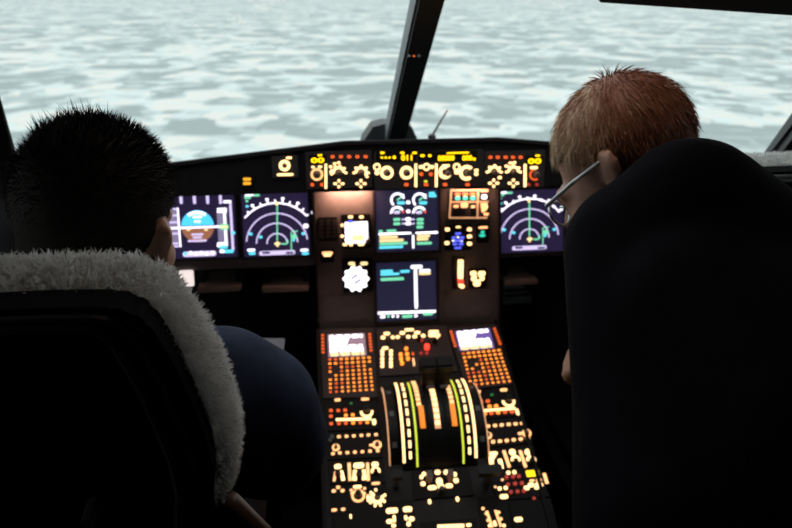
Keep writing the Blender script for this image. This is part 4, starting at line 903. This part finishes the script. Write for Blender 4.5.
# ------------------------------------------------------------------ seats
SO = Vector((-.53, .50, 1.2)); tl = math.radians(9)
FS = Frame(SO, (0, -math.sin(tl), math.cos(tl)))
FS2 = Frame(SO - FS.N * .055, FS.V)
cov = [FS2.uv(*p) for p in ((60, 268), (118, 268), (142, 271), (168, 284), (196, 320), (216, 358), (229, 392), (237, 430), (233, 462), (222, 484))]
def full(pts, ins=0): r_ = [(max(0.0, u - ins), v - ins * .6) for u, v in pts]; return [(-u, v) for u, v in r_[::-1]] + r_ if False else r_ + [(-u, v) for u, v in r_[::-1]]
low = FS2.uv(228, 484)
coverm = [None]
def seat(loc, label, height):
    t = thing('pilot_seat', label, 'seat', Matrix.Translation(loc))
    R3 = FS.mat(0, 0).to_3x3().to_4x4()
    def S(o): o.matrix_local = Matrix.Translation((0, 0, 0)) @ R3; return o
    if coverm[0] is None:
        mb = MB(); poly = full(cov)
        for f, n0, n1 in ((1, -.085, -.02),): mb.prism([p for p in poly], n0, n1)
        o = mb.organic('sheepskin_cover', M['wool'], t, .009, 14); coverm[0] = o.data
    else:
        o = bpy.data.objects.new('sheepskin_cover', coverm[0]); C.objects.link(o); o.parent = t
    S(o)
    P, N = sample(coverm[0], 60000, lambda c, n: ((n[:, 2] > -.75)).astype(float) + .05)
    wl = strands('wool', P, N + np.random.randn(*N.shape) * .55, np.random.uniform(.005, .0105, len(P)), .0007, M['wool'], o, .35)
    sh = full([(u * .93, v - .040) for u, v in [FS.uv(60, 258), FS.uv(118, 258), FS.uv(140, 262), FS.uv(160, 276), FS.uv(186, 318), FS.uv(206, 362), FS.uv(222, 402), FS.uv(229, 440), FS.uv(224, 470)]] + [(low[0] * .88, -.42)])
    b = MB().prism(sh, -.03, .006).build('backrest_shell', M['leather'], t, False, .006); S(b)
    pts = [(u * .86, v - .012, .006) for u, v in sh]
    S(MB().tube(pts + [pts[0]], .0042, 6).build('piping', M['pipe'], t))
    pts = [(u * .93, v - .006, .005) for u, v in sh]
    S(MB().tube(pts + [pts[0]], .003, 6).build('piping', M['pipe'], t))
    for u, v in ((-.02, -.26), (.13, -.255)): S(MB().rbox(u, v, .05, .03, .006, .02, .004).build('adjuster', M['black'], t))
    u, v = FS.uv(97, 496); S(MB().tube([(u, v, .006), (u, v, .03)], .006, 8).build('recline_pin', M['metal'], t))
    zc = .50 - loc[2] - .0; 
    MB().box(-.24, .24, .0, .48, -.12, 0).build('seat_cushion', M['leather'], t, False, .03).location = (0, .05, .52 - loc[2])
    MB().box(-.15, .15, .1, .42, 0, .36).build('seat_base', M['black'], t, False, .01).location = (0, 0, .001 - loc[2])
    for sx in (-1, 1):
        MB().box(sx * .1 - .02, sx * .1 + .02, -.02, .55, 0, .05).build('floor_rail', M['metal'], t).location = (0, 0, .001 - loc[2])
    # brown armrest bolster continuing below the fleece
    for sx in (1, -1):
        for i, (du_, m) in enumerate(((0, 'brown'), (.016, 'brown'), (-.016, 'leather'))):
            p0 = Vector((sx * (low[0] - .012 + du_), low[1] + .005, -.03)); p1 = Vector((sx * (low[0] + .045 + du_), low[1] - .12, -.03))
            S(MB().tube([p0, (p0 + p1) / 2 + Vector((sx * .004, 0, 0)), p1], [.010, .011, .011], 8).build('side_bolster', M[m], t, True))
    return t
seat(SO, 'pilot seat with grey sheepskin draped over its black back, occupied by the seated pilot', 0)
seat(Vector((.56, 1.06, 1.135)), 'pilot seat with grey sheepskin top beyond the bent person\'s shoulder', 0)

# ------------------------------------------------------------------ people
def head(mb, T, nose=True):       # T: 4x4 head frame, face towards +Y, up +Z
    R = T.to_3x3(); e = lambda c, r: mb.ell(T @ Vector(c), r, R)
    e((0, -.012, .035), (.076, .095, .085)); e((0, .03, -.02), (.064, .064, .08)); e((0, .05, -.085), (.042, .042, .032))
    for s in (-1, 1):
        e((s * .035, .062, -.04), (.028, .03, .03)); e((s * .045, .02, -.075), (.024, .04, .028)); e((s * .03, .083, .012), (.022, .014, .009))
        e((s * .03, .08, -.006), (.012, .012, .009))
        mb.add(*[None, None]) if False else None
        Re = R @ Matrix.Rotation(s * math.radians(28), 3, 'Z'); mb.ell(T @ Vector((s * .083, -.014, .002)), (.0075, .022, .034), Re); mb.ell(T @ Vector((s * .090, -.022, .012)), (.0065, .015, .023), Re)
        mb.ell(T @ Vector((s * .079, -.004, -.026)), (.006, .010, .012), Re)
    mb.cap(T @ Vector((0, .088, .005)), T @ Vector((0, .108, -.032)), .008, .012); e((0, .096, -.036), (.017, .012, .009))
    e((0, .086, -.062), (.022, .012, .007)); e((0, .084, -.073), (.02, .012, .007)); e((0, .084, -.098), (.018, .014, .012))
def hand(mb, wrist, d, up, s=1):   # palm and five bent fingers; d finger direction, up back of hand
    d = Vector(d).normalized(); up = (Vector(up) - d * Vector(up).dot(d)).normalized(); x = d.cross(up) * s; w = Vector(wrist)
    R = Matrix((x, d, up)).transposed(); mb.ell(w + d * .05, (.04, .052, .016), R); mb.cap(w, w + d * .03, .027, .026)
    for i, L in enumerate((.068, .078, .072, .056)):
        b = w + d * .085 + x * (.028 - i * .019); q = b + d * L * .45 - up * .008; r = q + d * L * .3 - up * .022; t_ = r + d * L * .12 - up * .022
        mb.limb([b, q, r, t_], [.0095, .009, .0085, .007])
    b = w + d * .03 + x * .036; mb.limb([b, b + d * .03 + x * .022 - up * .006, b + d * .055 + x * .022 - up * .016], [.012, .0105, .008])
def head_frame(c, f, u, k=1.0):
    f = Vector(f).normalized(); u = Vector(u); u = (u - f * u.dot(f)).normalized(); r = f.cross(u)
    return Matrix(((r.x * k, f.x * k, u.x * k, c[0]), (r.y * k, f.y * k, u.y * k, c[1]), (r.z * k, f.z * k, u.z * k, c[2]), (0, 0, 0, 1)))

# --- seated pilot
H1 = at(102, 231, .75); yaw = math.radians(-15)
T1_ = head_frame(H1, (math.sin(-yaw), math.cos(yaw), -.10), (0.15, 0, 1), .92)
root = Vector((-.53, .75, .5)); p1 = thing('person', 'dark haired person in a navy jacket sitting in the sheepskin covered seat', 'person', Matrix.Translation(root))
shR, elR, wrR = Vector((-.345, .74, 1.105)), at(270, 440, .90), Vector((-.34, 1.2, .86))
shL, elL, wrL = Vector((-.68, .73, 1.125)), Vector((-.76, .88, .90)), Vector((-.72, 1.12, .86))
mb = MB(); head(mb, T1_)
mb.limb([T1_ @ Vector((0, -.02, -.05)), Vector((-.47, .72, 1.2)), Vector((-.51, .73, 1.05)), Vector((-.52, .78, .62))], [.056, .06, .12, .13])
mb.limb([shR, elR, wrR], [.05, .042, .03]); mb.limb([shL, elL, wrL], [.05, .042, .03]); hand(mb, wrR, (-.2, 1, -.1), (0, .1, 1), -1); hand(mb, wrL, (0, 1, -.2), (0, .2, 1), 1)
for s, kx in ((-1, -.66), (1, -.40)): mb.limb([Vector((-.53 + s * .09, .8, .62)), Vector((kx, 1.28, .70)), Vector((kx, 1.46, .28)), Vector((kx, 1.56, .25))], [.075, .05, .04, .035])
o = mb.organic('body', M['skin'], p1, .007, 4); mesh_to(o, root)
mb = MB(); mb.ell((-.51, .735, 1.03), (.19, .115, .16)); mb.ell((-.52, .77, .82), (.18, .135, .22)); mb.limb([shL, shR], [.078, .078])
mb.limb([Vector((-.47, .715, 1.19)), Vector((-.48, .72, 1.12))], [.072, .09]); mb.limb([shR, (shR + elR) / 2 + Vector((.01, 0, .01)), elR, wrR], [.080, .082, .076, .045]); mb.limb([shL, elL, wrL], [.078, .065, .042])
o = mb.organic('jacket', M['navy'], p1, .010, 6); mesh_to(o, root)
mb = MB(); mb.ell((-.53, .80, .64), (.19, .16, .12))
for s, kx in ((-1, -.66), (1, -.40)): mb.limb([Vector((-.53 + s * .09, .82, .64)), Vector((kx, 1.28, .70)), Vector((kx, 1.46, .30))], [.095, .072, .055])
o = mb.organic('trousers', M['trouser'], p1, .012, 6); mesh_to(o, root)
for kx in (-.66, -.40):
    o = MB().ell((kx, 1.54, .225), (.045, .13, .04)).ell((kx, 1.47, .25), (.045, .06, .06)).organic('shoe', M['shoe'], p1, .008, 3); mesh_to(o, root)
# hair: cap plus short spiky strands
def hair_cap(T, parent, m, root, hl, g=1.0, name='hair'):
    mb = MB(); R = T.to_3x3()
    mb.ell(T @ Vector((0, -.018, .042)), (.0825 * g, .098 * g, .088 * g), R, 28, 20); mb.ell(T @ Vector((0, -.045, -.015)), (.068 * g, .055 * g, .065 * g), R, 28, 20)
    o = mb.organic(name, m, parent, .006, 6)
    Ti = T.inverted(); bm = bmesh.new(); bm.from_mesh(o.data)
    bmesh.ops.delete(bm, geom=[f for f in bm.faces if not hl(Ti @ f.calc_center_median())], context='FACES'); bm.to_mesh(o.data); bm.free(); mesh_to(o, root); return o
def hl1(q):
    if q.y > .045: return q.z > .06
    if q.y > -.03: return q.z > .036 + max(0, q.y) * .4
    return q.z > -.085
def to_head(o, T, root):         # give the hair an origin in the head, so its colour follows the head
    L = T.to_quaternion().to_matrix().to_4x4(); L.translation = T.translation - root; o.data.transform(L.inverted()); o.matrix_local = L
hc = hair_cap(T1_, p1, M['hair1'], root, hl1); to_head(hc, T1_, root)
P, N = sample(hc.data, 16000); topness = np.clip((P[:, 2] - .02) / .09, 0, 1)[:, None]
dirs = N * (.35 + .6 * topness) + np.random.randn(*N.shape) * .2 + np.array([0, 0, -.8]) * (1 - topness) + np.array([.1, .35, .2]) * topness
strands('hair_strands', P - N * .002, dirs, (.004 + .011 * topness[:, 0]) * np.random.uniform(.6, 1.2, len(P)), .00045, M['hair1'], hc)
P2 = P[(P[:, 2] > .095) & (P[:, 0] < .0) & (P[:, 1] < .02)][:140]
strands('hair_strands', P2, np.random.randn(len(P2), 3) * .3 + np.array([-.4, -.1, 1.]), np.random.uniform(.014, .026, len(P2)), .0005, M['hair1'], hc)
mb = MB(); R = T1_.to_3x3()
for s in (-1, 1): mb.ell(T1_ @ Vector((s * .0455, .021, -.076)), (.0265, .042, .029), R); mb.ell(T1_ @ Vector((s * .066, .006, -.035)), (.012, .014, .045), R)
mb.ell(T1_ @ Vector((0, .0505, -.087)), (.0445, .0445, .033), R); o = mb.organic('beard', M['beard'], p1, .006, 3); mesh_to(o, root)

# --- bent person
H2 = at(624, 171, .95)
T2_ = head_frame(H2, (-.62, .52, -.60), (-.28, .36, .80), .95)
root = Vector((.27, .34, 0)); p2 = thing('person', 'person with auburn and grey-blond hair and glasses bending over the console in a black jacket', 'person', Matrix.Translation(root))
nk = T2_ @ Vector((0, -.055, -.07)); ub = at(690, 212, .80); sl = at(634, 250, .84); sr = at(800, 305, .76); hip = Vector((.30, .34, .94))
el2, wr2 = at(625, 380, .90), at(612, 352, 1.08); elr, wrr = Vector((.60, .62, 1.03)), Vector((.52, .82, 1.12))
mb = MB(); head(mb, T2_); mb.limb([T2_ @ Vector((0, -.02, -.04)), nk, ub + Vector((0, 0, -.02)), hip], [.056, .045, .05, .12])
mb.limb([sl, el2, wr2], [.05, .042, .03]); mb.limb([sr, elr, wrr], [.05, .042, .03]); hand(mb, wr2, (-.3, .8, -.5), (-.6, -.2, .5), -1); hand(mb, wrr, (0, .35, .6), (0, -.6, .35), 1)
for s in (-1, 1): mb.limb([hip + Vector((s * .09, 0, -.04)), Vector((.29 + s * .11, .40, .5)), Vector((.29 + s * .12, .32, .09)), Vector((.29 + s * .13, .42, .05))], [.085, .055, .042, .035])
o = mb.organic('body', M['skin'], p2, .007, 4); mesh_to(o, root)
mb = MB(); mb.limb([nk + (ub - nk) * .25, ub], [.06, .084]); mb.limb([sl, ub, sr], [.080, .086, .09])
mb.limb([ub + Vector((0, -.01, -.03)), at(705, 330, .77), (ub + hip) / 2 + Vector((0, -.02, .02)), hip], [.085, .13, .155, .165]); mb.limb([sl, at(668, 420, .74), at(690, 540, .66)], [.085, .10, .11]); mb.limb([sr, at(780, 480, .66)], [.09, .12])
mb.limb([sl, el2, wr2], [.085, .066, .042]); mb.limb([sr, elr, wrr], [.088, .062, .042])
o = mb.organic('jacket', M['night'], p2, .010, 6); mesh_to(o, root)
mb = MB(); mb.ell(hip + Vector((0, 0, -.04)), (.19, .14, .13))
for s in (-1, 1): mb.limb([hip + Vector((s * .09, 0, -.06)), Vector((.29 + s * .11, .40, .5)), Vector((.29 + s * .12, .32, .1))], [.11, .08, .062])
o = mb.organic('trousers', M['trouser'], p2, .012, 6); mesh_to(o, root)
for s in (-1, 1):
    q = Vector((.29 + s * .125, .37, .042)); o = MB().ell(q, (.048, .135, .04)).ell(q + Vector((0, -.06, .02)), (.045, .06, .055)).organic('shoe', M['shoe'], p2, .008, 3); mesh_to(o, root)
mb = MB().tube([wr2 + (el2 - wr2) * .16, wr2 + (el2 - wr2) * .21], .048, 14); o = mb.build('cuff_stripe', M['hivis'], p2); mesh_to(o, root)
def hl2(q):
    if q.y > .04: return q.z > .068
    if q.y > .0: return q.z > .032 if q.y < .02 else q.z > .05
    if q.y > -.042 and q.z < .036: return False
    return q.z > -.08
M2 = M['hair2']
hc = hair_cap(T2_, p2, M2, root, hl2, 1.02); to_head(hc, T2_, root)
P, N = sample(hc.data, 16000)
flow = P - np.array([0, -.045, .15]); flow /= np.linalg.norm(flow, axis=1)[:, None]; flow -= N * (flow * N).sum(1)[:, None]
strands('hair_strands', P - N * .003, N * .22 + flow + np.random.randn(*N.shape) * .14, np.random.uniform(.018, .034, len(P)), .0006, M2, hc, .06, -N * .4)
Gp = lambda x, y, z: T2_ @ Vector((x, y, z))
gt = thing('eyeglasses', 'silver framed glasses on the bent person\'s face', 'glasses', Matrix.Translation(Gp(0, .115, 0)))
for s in (-1, 1):
    gl_ = MB().tube([Gp(s * .085, -.02, .022), Gp(s * .082, .04, .014), Gp(s * .070, .098, .004)], [.0022, .0026, .003], 8)
    o = gl_.build('temple_arm', M['glassfr'], gt); mesh_to(o, Gp(0, .115, 0))
for s in (-1, 1):
    cc = Gp(s * .036, .101, -.012); R = T2_.to_3x3(); pts = [cc + R @ Vector((.029 * math.cos(a), -.012 * abs(math.cos(a)) * 0, .019 * math.sin(a))) for a in [2 * math.pi * i / 20 for i in range(21)]]
    o = MB().tube(pts, .002, 6).build('lens_rim', M['glassfr'], gt); mesh_to(o, Gp(0, .115, 0))
    o = MB().add(pts[:20], [list(range(20))]).build('lens', M['glass'], gt); mesh_to(o, Gp(0, .115, 0))
o = MB().tube([Gp(-.008, .103, -.006), Gp(0, .112, -.002), Gp(.008, .103, -.006)], .002, 6).build('bridge', M['glassfr'], gt); mesh_to(o, Gp(0, .115, 0))

# ------------------------------------------------------------------ paper resting on the pilot's knee
P = at(268, 359, 1.42); o = MB().rbox(0, 0, .06, .09, -.0015, .0015, .003).build('paper_sheet', M['greypaper']); o.location = P; o.rotation_euler = (math.radians(40), 0, math.radians(-8)); tag(o, 'grey paper sheet held near the seated pilot\'s knee', 'paper')
